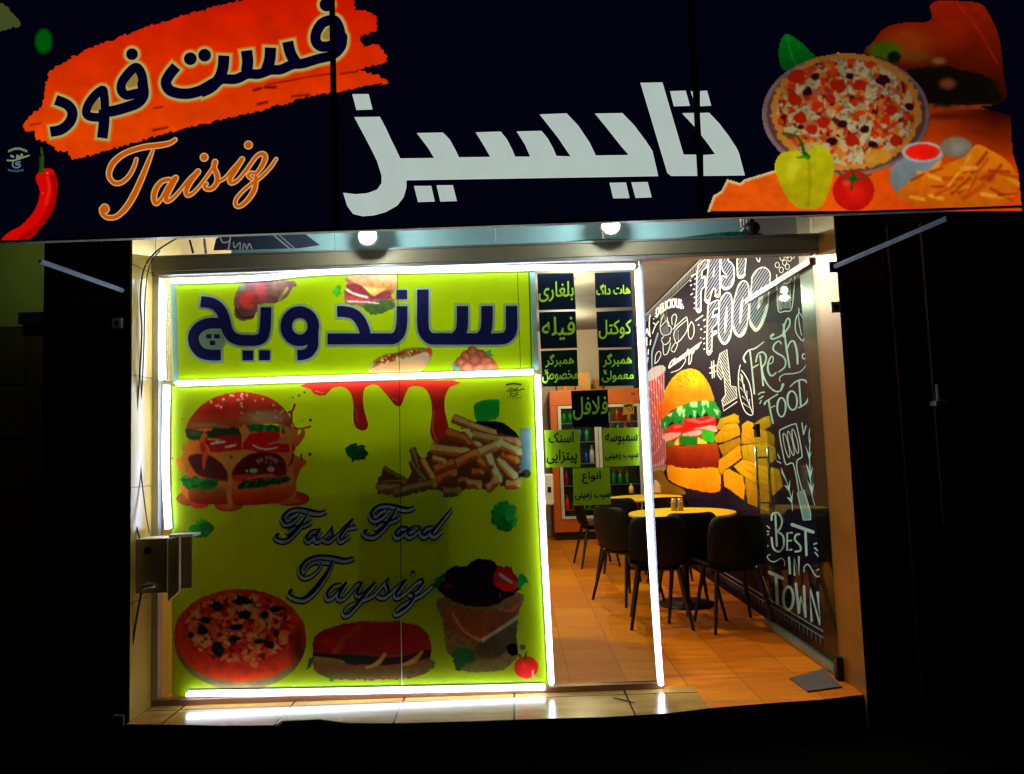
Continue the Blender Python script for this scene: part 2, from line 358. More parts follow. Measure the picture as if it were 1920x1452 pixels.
m_cable=mat('cable_rubber',(40,32,26),.5)
m_box=mat('box_paint',(225,212,150),.6,var=.15)
m_mat=mat('doormat_fabric',(92,88,84),.95,var=.25,scale=60,bump=.5)
m_red=mat('red_plastic',(120,20,12),.4)
XL,XR,YF,ZT=-2.05,1.878,-.27,2.472
# ================================================================ setting
MB().box(-30,30,-25,40,-.4,-.18).build('ground',m_asph); tag(bpy.data.objects['ground'],kind='structure')
b=thing('shop_building','narrow fast food shop with cream tiled reveals, lit room and dark stone front','building',(0,3.5,0))
# tiled floor and step; the front edge follows the worn line of the step
edge=[(243,1358),(330,1359),(420,1361),(515,1360),(530,1352),(600,1349),(650,1356),(760,1356),(900,1352),(1010,1348),(1130,1345),(1250,1338),(1330,1328),(1450,1318),(1540,1312),(1617,1302)]
E=[un(x,y,2,0) for x,y in edge]; E[0][0]=XL-.004; E[-1][0]=XR+.01
n=len(E); VR=[(p[0],p[1]+.004,-.012) for p in E]+[(p[0],p[1]+.004,-.18) for p in E]
mesh('step_riser',VR,[(n+i,n+i+1,i+1,i) for i in range(n-1)],m_stone,b)
V=[(p[0],p[1],0) for p in E]+[(p[0],.0,0) for p in E]+[(p[0],p[1],-.012) for p in E]
Fs=[(i,i+1,n+i+1,n+i) for i in range(n-1)]+[(2*n+i,2*n+i+1,i+1,i) for i in range(n-1)]
k_=next(i for i,p in enumerate(E) if p[0]>.84)
for nm,ee,mm_ in(('threshold_step',E[:k_+1],m_step),('doorway_step',E[k_:],m_floor)):
    q_=len(ee); V=[(p[0],p[1],0) for p in ee]+[(p[0],.0,0) for p in ee]+[(p[0],p[1],-.012) for p in ee]
    mesh(nm,V,[(i,i+1,q_+i+1,q_+i) for i in range(q_-1)]+[(2*q_+i,2*q_+i+1,i+1,i) for i in range(q_-1)],mm_,b)
MB().box(XL-.05,2.4,0,7.6,-.1,0).build('floor',m_floor,b)
MB().box(XL-.1,2.4,.1,7.6,3.2,3.3).build('ceiling',m_ceil,b)
MB().box(XL-.1,2.1,7.4,7.6,0,3.2).build('back_wall',m_wall,b)
MB().box(XL-.2,XL-.1,.05,7.4,0,3.2).build('side_wall',m_wall,b)
MB().box(XL-.012,XL,YF,.35,-.17,3.2).build('tiled_reveal',m_cream,b)
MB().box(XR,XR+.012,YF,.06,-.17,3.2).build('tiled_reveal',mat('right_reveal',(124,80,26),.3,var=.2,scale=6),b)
MB().box(-.1,.28,4.2,7.4,0,2.5).build('partition',mat('partition_panel',(150,96,60),.5),b)
MB().box(-6,6,.1,.3,3.3,7).build('upper_wall',m_dark,b)
# ---- side stone pillars
for x0,x1,lab,clips in((-2.55,XL-.013,'glossy black stone pillar left of the shop opening',[(222,607),(225,1350)]),(XR+.013,3.3,'glossy black stone pillar right of the shop opening',[(1566,577)])):
    p=thing('stone_pillar',lab,'pillar',((x0+x1)/2,-.2,-.18))
    MB().box(x0,x1,YF+.01,.3,-.18,3.2,.004).build('stone_cladding',m_stone,p)
    for c in clips:
        w=un(*c,1,YF+.01); k=MB().box(w[0]-.028,w[0]+.028,YF-.006,YF+.01,w[2]-.03,w[2]+.03,.004).build('cladding_clip',m_white,p)
        MB().box(w[0]-.012,w[0]+.01,YF-.009,YF-.006,w[2]-.012,w[2]+.012).build('clip_slot',m_dark,k)
# ---- neighbour on the left: wall with faded posters, greenish light
nb=thing('neighbour_wall','dim greenish neighbouring wall with faded posters at far left','wall',(-4.2,1.5,-.18))
MB().box(-7,-2.95,1.5,1.7,-.18,4).build('wall_face',mat('neighbour_plaster',(120,130,70),.8,var=.2,scale=2),nb)
zl=un(25,612,1,1.49)[2]; MB().box(-7,-2.96,1.495,1.4999,-.18,zl).build('lower_cladding',mat('neighbour_cladding',(60,32,16),.7,var=.4,scale=2),nb)
A=Art(Plane(1,1.488))
for y0,y1,t in((640,700,(90,30,20)),(745,800,(95,40,20)),(860,905,(80,30,20))):
    A.rect(-80,y0-20,46,y1+20,(60,55,25)); A.text(fa('کباب') if y0>700 else fa('داغ'),(-20,y1),(60,0),(0,-(y1-y0)*.8),t)
A.build('poster_print',m_mur,nb)
MB().box(un(42,590,1,1.45)[0],-2.97,1.4,1.494,zl,zl+.09).build('shutter_box',m_dark,nb)
L=bpy.data.lights.new('neighbour_lamp','POINT'); L.energy=5; L.color=(.8,1,.35); L.shadow_soft_size=.1
o=bpy.data.objects.new('neighbour_lamp',L); o.location=(-3.6,.7,3.1); COL.objects.link(o)
# ---- neighbour on the right: dark wooden door
nd=thing('wooden_door','dark reddish wooden door with posts right of the shop','door',(2.9,-.25,-.18))
MB().box(2.16,2.9,YF-.03,YF+.008,-.18,2.55).build('door_leaf',m_wood,nd)
for x in(2.33,2.52): MB().box(x,x+.03,YF-.055,YF-.03,.9,2.55,.004).build('door_post',m_wood,nd)
MB().box(2.30,2.37,YF-.12,YF-.057,1.53,1.56,.01).box(2.335,2.36,YF-.08,YF-.057,1.55,1.65,.008).build('door_handle',m_alu,nd)
MB().tube([(2.44,-.31,1.10),(2.44,-.31,1.45)],.012).build('pull_bar',mat('brass',(150,90,30),.3,metal=1),nd)
# ================================================================ lintel, transom, frames
lt=thing('entrance_lintel','grey metal lintel beam across the top of the shop opening','lintel',(0,-.05,2.47))
MB().box(XL,XR,-.05,.06,2.49,2.578,.003).build('beam',m_beam,lt)
MB().box(XL+.01,XR-.01,-.045,.03,2.468,2.488,.002).build('lower_trim',m_alu,lt)
MB().box(XL,XR,-.055,-.0505,2.57,2.582).build('edge_bead',m_alu,lt)
tr=thing('transom_panels','pale glossy transom panels between lintel and sign','transom',(0,0,2.6))
m_tp=mat('transom_panel',(160,206,204),.16,var=.12,scale=4)
xs=[-1.6,-.98,-.02,.62,1.44]
for x0,x1 in zip(xs[:-1],xs[1:]): MB().box(x0+.002,x1-.002,0,.02,2.579,2.86,.001).build('panel',m_tp,tr)
MB().box(XL,-1.602,.0,.01,2.579,2.86).build('glazing',m_glass,tr); MB().box(1.442,XR,.0,.01,2.579,2.86).build('glazing',m_glass,tr)
A=Art(Plane(1,-.002))
A.poly([(405,448),(415,442),(500,437),(560,430),(600,460),(560,466),(400,470)],(60,70,85))
A.stroke([(412,442),(418,455),(430,452),(432,444)],3,(220,225,230)); A.stroke([(432,446),(428,470)],3,(220,225,230)); A.stroke([(438,455),(440,465),(450,455),(450,468)],2.5,(220,225,230)); A.stroke([(455,468),(458,457),(463,467),(467,457),(472,466)],2.5,(220,225,230))
A.stroke([(512,440),(545,468)],3,(170,180,180)); A.stroke([(520,438),(552,466)],2,(170,180,180)); A.stroke([(356,452),(362,474)],4,(90,80,70)); A.stroke([(383,450),(386,474)],5,(200,205,200))
A.build('painted_word',m_mur,tr)
# crumpled green sheet behind the transom edge
g=np.linspace(0,1,40); px=1000+g*430; top=462-(1-np.exp(-g*3))*22-8*np.sin(g*9)*g; low=466-12*g
V=[];Fs=[]
for i in range(40):
    for k,(yy,off) in enumerate(((top[i],-.012),((top[i]+low[i])/2,-.035+.01*math.sin(i*1.3)),(low[i],-.012))): V.append(un(px[i],yy,1,off))
for i in range(39):
    for k in(0,1): Fs.append((i*3+k,(i+1)*3+k,(i+1)*3+k+1,i*3+k+1))
gs=mesh('plastic_sheet',V,Fs,mat('green_film',(14,110,90),.2,var=.4,scale=25,bump=.5)); tag(gs,'crumpled dark green plastic sheet above the right part of the lintel','sheet')
# ---- canopy sign
sg=thing('fascia_sign','large black backlit fascia sign with Persian lettering, orange brush patch and food pictures','sign',(0,-.92,2.42))
YS=-.92; SP=Plane(1,YS)
s1=un(627,240,1,YS)[0]; s2=un(1312,320,1,YS)[0]
for x0,x1 in((-3.6,s1-.016),(s1+.016,s2-.016),(s2+.016,3.8)):
    MB().box(x0,x1,YS,YS+.012,2.443,3.9,.002).build('sign_panel',mat('panel_print',(2,3,15),.35,var=.25,scale=2,emit=.9),sg)
MB().box(s1-.03,s1+.03,YS+.013,YS+.03,2.446,3.88).build('seam_strip',m_dark,sg); MB().box(s2-.03,s2+.03,YS+.013,YS+.03,2.446,3.88).build('seam_strip',m_dark,sg)
MB().box(-3.6,3.8,YS+.03,YS+.11,2.52,3.88).build('backing_frame',m_dark,sg)
MB().box(-3.6,3.8,YS-.012,YS+.022,2.430,2.4415,.002).build('bottom_rim',m_rim,sg)
MB().box(-3.6,3.8,YS+.112,0,2.865,2.88).build('soffit',m_ceil,sg)
# orange brush patch
T=Z(0,0,2.5946)
sw=[(240,350),(300,310),(420,240),(560,190),(700,135),(880,80),(1050,30),(1180,0),(1260,-60),(1720,-60),(1728,48),(1800,55),(1835,90),(1830,150),(1745,182),(1770,225),(1840,215),(1880,270),(1885,300),(1780,330),(1740,345),(1830,365),(1880,395),(1895,410),(1790,415),(1700,440),(1630,450),(1500,470),(1300,530),(1200,555),(1000,600),(800,650),(600,710),(480,745),(345,778),(335,735),(300,740),(240,705),(225,690),(175,680),(172,640),(120,640),(115,600),(150,560),(205,520),(215,480),(225,400)]
C=Canvas(40,-25,735,303,1.6)
C.T=T; C.poly(sw,(226,34,0),smooth=0,rough=2.6)
t=np.clip(C.Y/260,0,1)[...,None]; C.rgb=np.where(C.a[...,None]>.5,np.array((205,24,0))*(1-t)+np.array((232,68,0))*t,C.rgb); C.mottle(.10,30,2)
for st,w in(([(1235,440),(1270,430)],5),([(1290,425),(1340,425)],6),([(1300,412),(1400,395),(1500,375),(1610,360)],[2,3,2,3]),([(1255,508),(1300,498)],5),([(745,635),(815,620)],4),([(750,528),(790,520)],3),([(1420,470),(1505,462)],4),([(1660,360),(1740,348)],3),([(145,610),(200,600)],2)): C.line(st,w,(110,12,0),clip=True,soft=True,a=.9)
C.build('orange_patch',SP,m_sign,sg,.0005)
# Persian word on the orange patch, then the Latin word
Z1=Z(60,0,5.585); Z2=Z(380,0,5.333); k1=5.585;k2=5.333
items=[(Z1([(250,1050),(370,1100),(425,1180),(400,1280),(310,1360),(195,1385)]),108/k1,'flat',0),
 (Z1([(740,945),(660,1005),(590,1105),(572,1190),(625,1228),(755,1220),(765,1100),(755,990)]),92/k1,'c',1),
 (Z1([(755,1150),(757,1280),(738,1450)]),112/k1,'flat',0),
 (Z1([(1088,710),(1010,775),(945,870),(940,950),(990,1000),(1080,985),(1160,960),(1165,860),(1140,760)]),98/k1,'c',1),
 (Z1([(1160,880),(1168,1000),(1110,1080),(1000,1125),(860,1165),(770,1175)]),112/k1,'round',0),
 (Z1([(1512,700),(1440,790),(1405,870),(1440,945),(1530,980),(1640,985),(1760,955),(1870,895),(1985,830)]),112/k1,'flat',0),
 (Z2([(-20,925),(80,880),(165,790),(205,680),(214,560)]),112/k2,'flat',0),
 (Z2([(170,790),(330,795),(450,745),(560,745),(680,705),(780,700),(900,650),(1000,640),(1150,595),(1300,555),(1385,470),(1400,370)]),98/k2,'round',0),
 (Z2([(440,510),(452,620),(440,720)]),114/k2,'flat',0),(Z2([(680,480),(672,600),(640,700)]),114/k2,'flat',0),(Z2([(852,420),(880,540),(940,640)]),112/k2,'flat',0),
 (Z2([(1300,205),(1200,235),(1138,330),(1135,420),(1190,470),(1290,460),(1365,430),(1375,330),(1345,240)]),104/k2,'c',1)]
dots=[Z1([(1050,572)])[0]+(62/k1,),Z1([(1660,620)])[0]+(67/k1,),Z1([(1810,583)])[0]+(67/k1,),Z2([(1240,50)])[0]+(70/k2,)]
A=Art(SP,.0012)
for g_,col in((14,(196,104,14)),(8.5,(178,160,96))):
    for P,w,c,cl in items: A.stroke(P,w,col,closed=bool(cl),cap='round' if c=='c' else c,grow=g_)
    for x,y,r in dots: A.ell(x,y,r+g_/2,r+g_/2,col)
for P in(Z1([(1050,700),(1010,850),(1000,910),(1100,900),(1110,780)]),Z1([(700,1030),(640,1100),(620,1160),(710,1150)]),Z2([(1280,270),(1210,330),(1205,390),(1285,390)])): A.poly(P,(150,120,50),3)
for P,w,c,cl in items: A.stroke(P,w,(4,2,30),closed=bool(cl),cap='round' if c=='c' else c)
for x,y,r in dots: A.ell(x,y,r,r,(4,2,30))
A.build('persian_subtitle',m_sign,sg)
k=5.333; T=Z(180,250,k)
LS=[([(795,65),(740,100),(640,122),(500,138),(380,168),(270,215),(180,290),(135,380),(140,450),(190,500),(260,492),(330,430),(380,340),(405,262)],[26,36,44,44,40,44,50,44,36,34,32,30,28,24]),
 ([(572,165),(520,300),(450,470),(370,640),(290,760),(205,835),(120,845),(68,805),(60,760)],[14,34,46,50,46,36,34,34,40]),
 ([(88,752),(92,762)],[74,74]),([(735,465),(660,485),(600,560),(580,650),(605,705),(660,650),(720,545),(785,455)],[34,36,44,44,34,26,30,40]),
 ([(800,448),(740,560),(705,640),(710,680),(765,655),(850,565),(940,455),(1020,388)],[42,42,42,34,26,22,24,30]),
 ([(1022,385),(950,480),(905,570),(918,622),(980,592),(1070,490),(1190,320)],[42,42,40,32,24,22,24]),
 ([(1192,290),(1183,350),(1212,420),(1212,490),(1165,552),(1110,560),(1082,530),(1106,508)],[44,40,42,40,34,30,28,26]),
 ([(1212,490),(1290,450),(1370,360),(1450,275)],[24,22,24,30]),([(1462,262),(1400,360),(1342,455),(1355,500),(1420,470),(1500,375),(1590,250)],[40,42,40,32,24,24,26]),
 ([(1500,385),(1600,240),(1668,208),(1692,250),(1655,340),(1600,410)],[24,28,36,42,36,24]),([(1600,410),(1555,398),(1522,425),(1560,462)],[20,24,24,20]),([(1600,440),(1585,560),(1525,660),(1450,728),(1400,725),(1402,665),(1460,590),(1540,520),(1640,450),(1740,350),(1802,260)],[36,42,38,30,28,26,24,24,24,24,22])]
A=Art(SP,.0012)
for g_,col in((22,(214,176,110)),(2,(196,86,6))):
    for P,w in LS: A.stroke(T(P),[v/k for v in w],col,grow=g_/k)
    for x,y in((1083,243),(1525,120)):
        x,y=T([(x,y)])[0]; A.ell(x,y,(34+g_/2)/k,(34+g_/2)/k,col)
A.build('latin_name',m_sign,sg)
# big grey-white name
T=Z(620,100,2.3415); G=(180,194,188); A=Art(SP,.0008)
big=[(106,282),(215,282),(240,330),(265,385),(285,425),(305,465),(455,463),(430,415),(380,353),(492,351),(520,380),(545,425),(563,460),(702,458),(675,405),(638,350),(746,347),(772,380),(795,425),(809,457),(878,456),(855,400),(818,346),(925,344),(950,375),(975,420),(990,454),(1056,454),(1000,370),(920,270),(1035,267),(1085,320),(1135,395),(1163,452),(1310,450),(1275,405),(1220,335),(1162,267),(1280,266),(1330,318),(1380,385),(1410,430),(1437,538),(333,556),(330,590),(318,632),(290,668),(240,696),(190,710),(140,714),(100,704),(75,670),(57,615),(110,622),(160,618),(205,602),(226,572),(226,535),(205,470),(170,400)]
polys=[big,[(97,182),(165,182),(182,246),(115,248)],[(368,585),(440,585),(455,650),(385,652)],[(467,582),(535,582),(552,648),(483,650)],[(1226,571),(1295,570),(1310,635),(1242,636)],[(1322,569),(1390,568),(1407,632),(1340,634)],[(1362,130),(1454,130),(1547,447),(1612,447),(1612,537),(1495,537),(1480,525)],[(1624,264),(1660,264),(1705,312),(1745,365),(1778,415),(1790,440),(1817,535),(1638,537),(1638,449),(1690,445),(1660,400),(1628,358)],[(1545,264),(1603,264),(1606,330)],[(1492,169),(1557,167),(1575,230),(1508,232)],[(1583,168),(1599,168),(1601,228)],[(1624,168),(1650,166),(1668,230),(1624,232)]]
for p in polys:
    P=T(p); A.stroke(P,2.0,(205,214,205),closed=True,smooth=0)
for p in polys: A.poly(T(p),G)
A.build('main_persian_name',m_sign,sg)
# chili and emblem
T=Z(0,240,6.05); C=Canvas(2,276,112,454,1.3); C.T=T
C.poly([(470,480),(540,460),(600,480),(640,560),(655,650),(640,800),(610,920),(540,1040),(450,1150),(380,1230),(280,1270),(150,1285),(20,1280),(60,1220),(130,1170),(240,1110),(340,1010),(400,920),(440,820),(450,720),(430,640),(408,580),(420,530)],(214,6,0))
C.line([(600,560),(625,700),(600,860),(520,1020),(400,1160),(250,1240)],12,(150,0,0),a=.7,clip=True,soft=True); C.ell(538,515,18,14,(255,120,90),soft=.6,clip=True); C.line([(540,560),(560,700),(520,860)],6,(240,50,20),a=.6,clip=True,soft=True); C.ell(485,740,12,14,(230,90,90),soft=.6,clip=True)
C.line([(472,230),(482,350),(470,490)],[3,6,9],(40,72,14)); C.line([(452,330),(455,480)],2,(20,50,30))
C.build('chili_picture',SP,m_sign,sg,.0008)
A=Art(SP,.0008); e=(120,140,105); T=Z(0,240,6.05)
for i in range(9): x=105+i*24; y=262-14*math.sin(i/8*math.pi)*2; A.stroke(T([(x-8,y+12),(x,y-10),(x+9,y+10)]),1.6,e)
A.stroke(T([(85,370),(160,372),(240,345),(330,315)]),3,e); A.stroke(T([(130,320),(150,330)]),4,e); A.stroke(T([(190,345),(200,310),(215,340),(250,300),(255,335)]),2.6,e)
A.stroke(T([(150,390),(145,430),(180,455),(225,440),(225,415),(190,420),(185,400),(230,385)]),2.6,(90,120,140))
for i in range(7): x=95+i*26; y=480+12*math.sin(i/6*math.pi); A.stroke(T([(x,y-8),(x+8,y+8)]),1.4,(80,95,120)); A.stroke(T([(x+10,y-8),(x+12,y+8)]),1.2,(80,95,120))
A.build('maker_emblem',m_sign,sg)
C=Canvas(-30,0,110,130,1.6); C.poly([(-40,20),(8,8),(22,25),(40,46),(0,58),(-40,60)],(64,74,34),rough=3); C.ell(82,78,22,32,(0,84,8),soft=.45); C.build('blurred_leaf_picture',SP,m_sign,sg,.0008)
# food picture on the right of the sign
T=Z(1300,0,2.792); C=Canvas(1320,0,1925,402,1.7); C.T=T
C.poly([(80,1108),(110,1030),(150,1005),(180,945),(245,965),(270,945),(420,900),(600,870),(800,860),(900,830),(1000,700),(1200,540),(1400,530),(1660,610),(1670,800),(1700,900),(1720,1108)],(228,84,10),smooth=0)
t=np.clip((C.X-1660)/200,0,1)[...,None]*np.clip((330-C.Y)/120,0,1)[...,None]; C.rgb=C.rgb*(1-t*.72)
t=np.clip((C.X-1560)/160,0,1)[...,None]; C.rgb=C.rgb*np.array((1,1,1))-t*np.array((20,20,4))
C.line([(82,1105),(110,1030),(150,1005),(180,947),(245,967),(270,947),(430,898)],4.5,(205,180,120),smooth=0)
bun=[(900,290),(940,220),(1000,150),(1100,120),(1240,110),(1240,30),(1290,5),(1400,8),(1500,20),(1550,80),(1600,200),(1625,400),(1630,530),(1450,560),(1210,540),(1150,470),(1100,430)]
C.poly(bun,(132,22,0),shade=(30,5,0)); C.ell(1210,215,250,110,(170,60,8),a=.3,soft=.9,clip=True); C.poly([(1110,380),(1300,350),(1520,400),(1600,470),(1590,540),(1300,545),(1180,500)],(12,8,5),rough=3,clip=True); C.line([(1150,520),(1300,560),(1560,560)],9,(110,40,6),clip=True,soft=True); C.ell(1100,230,170,110,(118,44,4),a=.8,soft=.6,clip=True); C.ell(1000,265,110,60,(44,70,4),soft=.5,rough=.2); C.ell(1330,460,260,110,(10,6,4),a=.95,soft=.35,clip=True,rough=.3); C.ell(1170,300,120,50,(80,50,10),a=.7,soft=.7,clip=True)
C.ell(1050,300,40,35,(6,16,6),soft=.3); C.ell(1285,320,50,26,(100,66,26),soft=.6); C.ell(1330,440,60,40,(96,44,22),soft=.6); C.ell(1380,130,130,80,(150,26,0),a=.5,soft=.9,clip=True); C.line([(1380,20),(1480,140),(1590,330)],4,(160,34,10),a=.4,clip=True,soft=True)
C.ell(1330,610,260,26,(60,12,0),a=.7,soft=.8,clip=True); C.ell(1500,690,110,26,(96,22,0),a=.7,soft=.8,clip=True)
C.ell(798,600,438,318,(136,104,104)); C.ell(800,600,415,304,(96,60,50),clip=True)
C.ell(800,585,392,306,(206,130,50),rough=.06,shade=(206,126,40),seed=3)
pm=((C.X-(1300+800/2.792))/(360/2.792))**2+((C.Y-585/2.792)/(278/2.792))**2<1+.12*(vn(C.X,C.Y,8,4)-.5)
C.cells(pm,9,[(186,150,84),(190,110,40),(196,160,96),(210,40,6),(220,60,10),(150,44,20),(90,14,16),(180,90,60),(206,110,24),(190,60,16)],seed=4)
C.cells(pm&(fbm(C.X,C.Y,16,6)>.55),5,[(196,176,122),(182,158,100),(150,110,70),(190,170,140)],seed=9)
for x,y,r in((720,520,28),(760,450,40),(680,640,34),(530,520,34),(560,620,36),(830,740,34),(870,450,32),(1035,580,32),(620,680,28),(540,400,44),(1060,740,34)): C.ell(x,y,r,r*.85,(196,26,2),rough=.4,seed=x%7,shade=(170,30,10),clip=True)
for x,y,r in((600,480,26),(640,400,22),(780,650,26),(900,680,24),(935,755,24),(725,740,26),(990,420,34),(1130,560,24),(820,400,20),(560,665,16)): C.ell(x,y,r,r*.8,(44,8,18),rough=.5,seed=x%5,clip=True)
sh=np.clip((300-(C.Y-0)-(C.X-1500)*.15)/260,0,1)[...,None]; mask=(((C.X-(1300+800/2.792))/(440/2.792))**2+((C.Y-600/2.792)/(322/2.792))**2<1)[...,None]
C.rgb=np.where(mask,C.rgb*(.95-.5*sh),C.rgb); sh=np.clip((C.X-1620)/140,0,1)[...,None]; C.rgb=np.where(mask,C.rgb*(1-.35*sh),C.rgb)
C.ell(960,820,80,50,(190,130,30),a=.8,rough=.3,soft=.4,clip=True)
C.poly([(485,180),(560,220),(610,270),(632,300),(560,335),(480,372),(450,320),(450,240)],(0,92,14),shade=(0,60,16)); C.line([(490,190),(510,280),(540,340)],2,(30,130,40),a=.6,clip=True)
C.poly([(430,850),(460,805),(540,790),(580,810),(640,760),(690,770),(728,825),(735,900),(710,1000),(670,1080),(600,1098),(530,1080),(470,1000),(430,900)],(176,172,10),shade=(168,150,8)); C.ell(520,880,50,90,(214,204,50),a=.6,soft=.9,clip=True); C.line([(600,820),(610,950),(600,1080)],5,(130,130,0),a=.5,clip=True,soft=True); C.line([(570,752),(578,800),(600,822)],[4,7,9],(8,84,12)); C.line([(545,825),(610,822)],4,(60,110,10)); C.line([(470,700),(540,715),(570,760)],5,(40,70,10),soft=True)
C.ell(838,1000,108,104,(222,26,14),shade=(180,14,6)); C.ell(800,960,30,24,(240,90,70),a=.6,soft=.8,clip=True); C.line([(835,905),(840,940)],5,(10,70,10)); C.line([(760,905),(835,945),(930,915)],4,(90,60,20)); C.line([(835,940),(825,995)],5,(60,60,20)); C.ell(838,935,22,18,(10,80,20))
C.poly([(1030,900),(1060,855),(1115,815),(1098,780),(1130,755),(1200,745),(1290,770),(1310,810),(1290,870),(1330,960),(1200,1050),(1100,1040),(1040,980)],(128,138,142),shade=(96,104,100)); C.ell(1200,798,108,54,(150,156,160)); C.ell(1200,797,90,42,(214,12,0),shade=(236,30,6)); C.ell(1375,772,95,62,(130,122,104),soft=.2,shade=(104,92,70))
C.poly([(1060,1030),(1120,960),(1200,910),(1300,870),(1420,820),(1480,760),(1560,790),(1650,850),(1700,940),(1680,1020),(1600,1080),(1400,1090),(1200,1080)],(206,112,8),shade=(190,84,6))
r=random.Random(3)
for i in range(34):
    x=r.uniform(1130,1620); y=r.uniform(880,1060)-max(0,(x-1400))*.1; a=r.uniform(-.7,1.2); l=r.uniform(50,130); c=r.choice([(222,130,20),(214,96,6),(176,60,2),(228,150,40),(150,44,0)]); C.line([(x,y),(x+l*math.cos(a),y-l*math.sin(a))],r.uniform(4,9),c,a=.8,clip=True,soft=True)
C.line([(1400,900),(1450,810)],5,(206,130,30),clip=True,soft=True); C.ell(1540,930,60,40,(150,36,10),a=.6,soft=.8,clip=True)
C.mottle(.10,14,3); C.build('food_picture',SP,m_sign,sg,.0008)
for sx in(s1,s2): MB().box(sx-.014,sx+.014,YS-.009,YS-.003,2.443,3.9).build('seam_cover',mat('seam_black',(4,4,6),.5),sg)
# braces of the canopy
for a,c,lab in(((1565,500),(1775,410),'thin pale brace rising to the right end of the sign'),((230,545),(75,490),'thin pale brace rising to the left end of the sign')):
    p=un(*a,1,YF-.01); q=un(*c,1,-.80); t=thing('canopy_brace',lab,'brace',tuple(p),'braces holding the canopy sign')
    MB().tube([p,q],.013,4).build('flat_bar',mat('brace_paint',(150,165,190),.4,emit=.0),t); MB().box(p[0]-.025,p[0]+.025,YF-.004,YF+.012,p[2]-.03,p[2]+.03,.003).build('wall_bracket',m_dark,t)
# floodlights under the canopy
for (x,y),lab in(((690,442),'round white spotlight under the sign, left one'),((1145,422),'round white spotlight under the sign, right one')):
    w=un(x,y+2,1,-.16); t=thing('spotlight',lab,'spotlight',tuple(w),'spotlights under the canopy sign')
    MB().lathe([(.0,.02),(.05,.02),(.06,0),(.06,-.002)],tuple(w),ax='y').build('housing',m_alu,t,True)
    MB().lathe([(.001,-.004),(.036,-.004),(.048,-.008),(.05,-.014),(.001,-.02)],tuple(w),ax='y').build('lamp_lens',m_bulb,t,True)
    MB().box(w[0]-.008,w[0]+.008,w[1]+.0,w[1]+.012,w[2]+.045,2.86).build('stem',m_alu,t)
    L=bpy.data.lights.new('spot_beam','POINT'); L.energy=15; L.shadow_soft_size=.04; L.color=(.86,.96,1)
    o=bpy.data.objects.new('spot_beam',L); o.location=(w[0],w[1]-.045,w[2]+.0); o.rotation_euler=(math.radians(-12),0,0); COL.objects.link(o); 
w=un(1410,425,1,-.12); cmr=thing('dome_camera','small black dome camera above the right end of the lintel','camera',tuple(w))
MB().lathe([(.001,-.05),(.03,-.045),(.045,-.02),(.045,.0),(.03,.02),(.001,.03)],tuple(w)).build('dome',m_dark,cmr,True); MB().box(w[0]-.012,w[0]+.012,w[1]-.01,w[1]+.012,w[2]+.02,2.86).build('mount',m_dark,cmr)
# ================================================================ glass front
GX=[-2.03,-.585,.222,.835]
gf=thing('glass_front','frameless glass front of three panes with slim metal rails','window',(-.6,0,0))
for a,c in zip(GX[:-1],GX[1:]): MB().box(a+.002,c-.002,0,.01,.035,2.467).build('glass_pane',m_glass,gf)
MB().box(XL,.84,-.03,.03,0,.033,.003).build('bottom_rail',mat('rail_metal',(150,112,84),.3,metal=.5,var=.15),gf)
MB().box(XL,-2.012,-.035,.03,.034,2.466,.003).build('side_frame',m_alu,gf)
MB().box(.826,.845,-.012,.02,.034,2.466,.002).build('pane_edge',m_alu,gf)
GP=Plane(1,-.003); GP.gain=1.25
vin=(170,202,0); navy=(20,18,78)
# ---- upper banner
ub=thing('vinyl_banner','bright yellow-green vinyl banner with large Persian word, upper one on the glass','banner',(-.9,-.003,1.8))
A=Art(GP,0,.0002); A.poly([(318,524),(600,511),(800,506),(998,502),(1006,693),(800,704),(500,716),(324,720)],vin); A.build('vinyl_sheet',m_vinyl,ub)
A=Art(GP,.0006)
A.stroke([(970,505),(976,690)],1.2,(70,90,0)); A.stroke([(992,512),(997,690)],3,(60,120,30),smooth=0); A.stroke([(998,505),(1006,690)],9,(150,190,170),smooth=0); A.stroke([(325,530),(330,712)],10,(120,150,120),smooth=0)
Z5=Z(340,520,5.647); Z6=Z(640,500,5.333)
el=[(1255+143*math.cos(a),520+150*math.sin(a)) for a in np.linspace(0,2*math.pi,16,endpoint=False)]
WS=[(Z6([(815,230),(815,400),(815,560),(832,660),(890,718),(980,724),(1300,724),(1580,724),(1660,700),(1700,630),(1702,520),(1702,395)]),21.6,0),
 (Z6([(1210,395),(1210,560),(1195,650),(1140,715)]),21.5,0),(Z6([(1457,395),(1455,560),(1440,650),(1390,715)]),21.5,0),
 (Z6([(607,397),(607,480),(605,560),(585,660),(530,718),(440,724),(150,724),(-138,724)]),20.8,0),
 (Z6([(-42,452),(40,452),(130,480),(195,550),(232,640),(240,700)]),20.5,0),
 (Z5(el),22,1),(Z5([(1397,500),(1397,640),(1393,730),(1350,795),(1290,822),(1228,826)]),19.5,0),
 (Z5([(897,318),(895,420),(888,540),(860,635),(790,668),(700,670),(610,664),(530,625),(480,540),(455,430),(410,340),(330,278),(207,258)]),20.6,0),
 (Z5([(450,490),(300,490),(195,530),(135,610),(140,710),(205,795),(300,824),(420,824)]),20.6,0)]
rects=[Z6([(550,235),(658,235),(658,327),(550,327)]),Z5([(650,778),(762,778),(760,882),(650,882)]),Z5([(825,775),(941,775),(939,880),(825,880)])]
small=[Z5([(265,605),(320,605),(320,650),(265,650)]),Z5([(350,605),(408,605),(408,650),(350,650)]),Z5([(305,673),(360,673),(360,720),(305,720)])]
for P,w,cl in WS: A.stroke(P,w,(168,196,150),closed=bool(cl),cap='flat',grow=9)
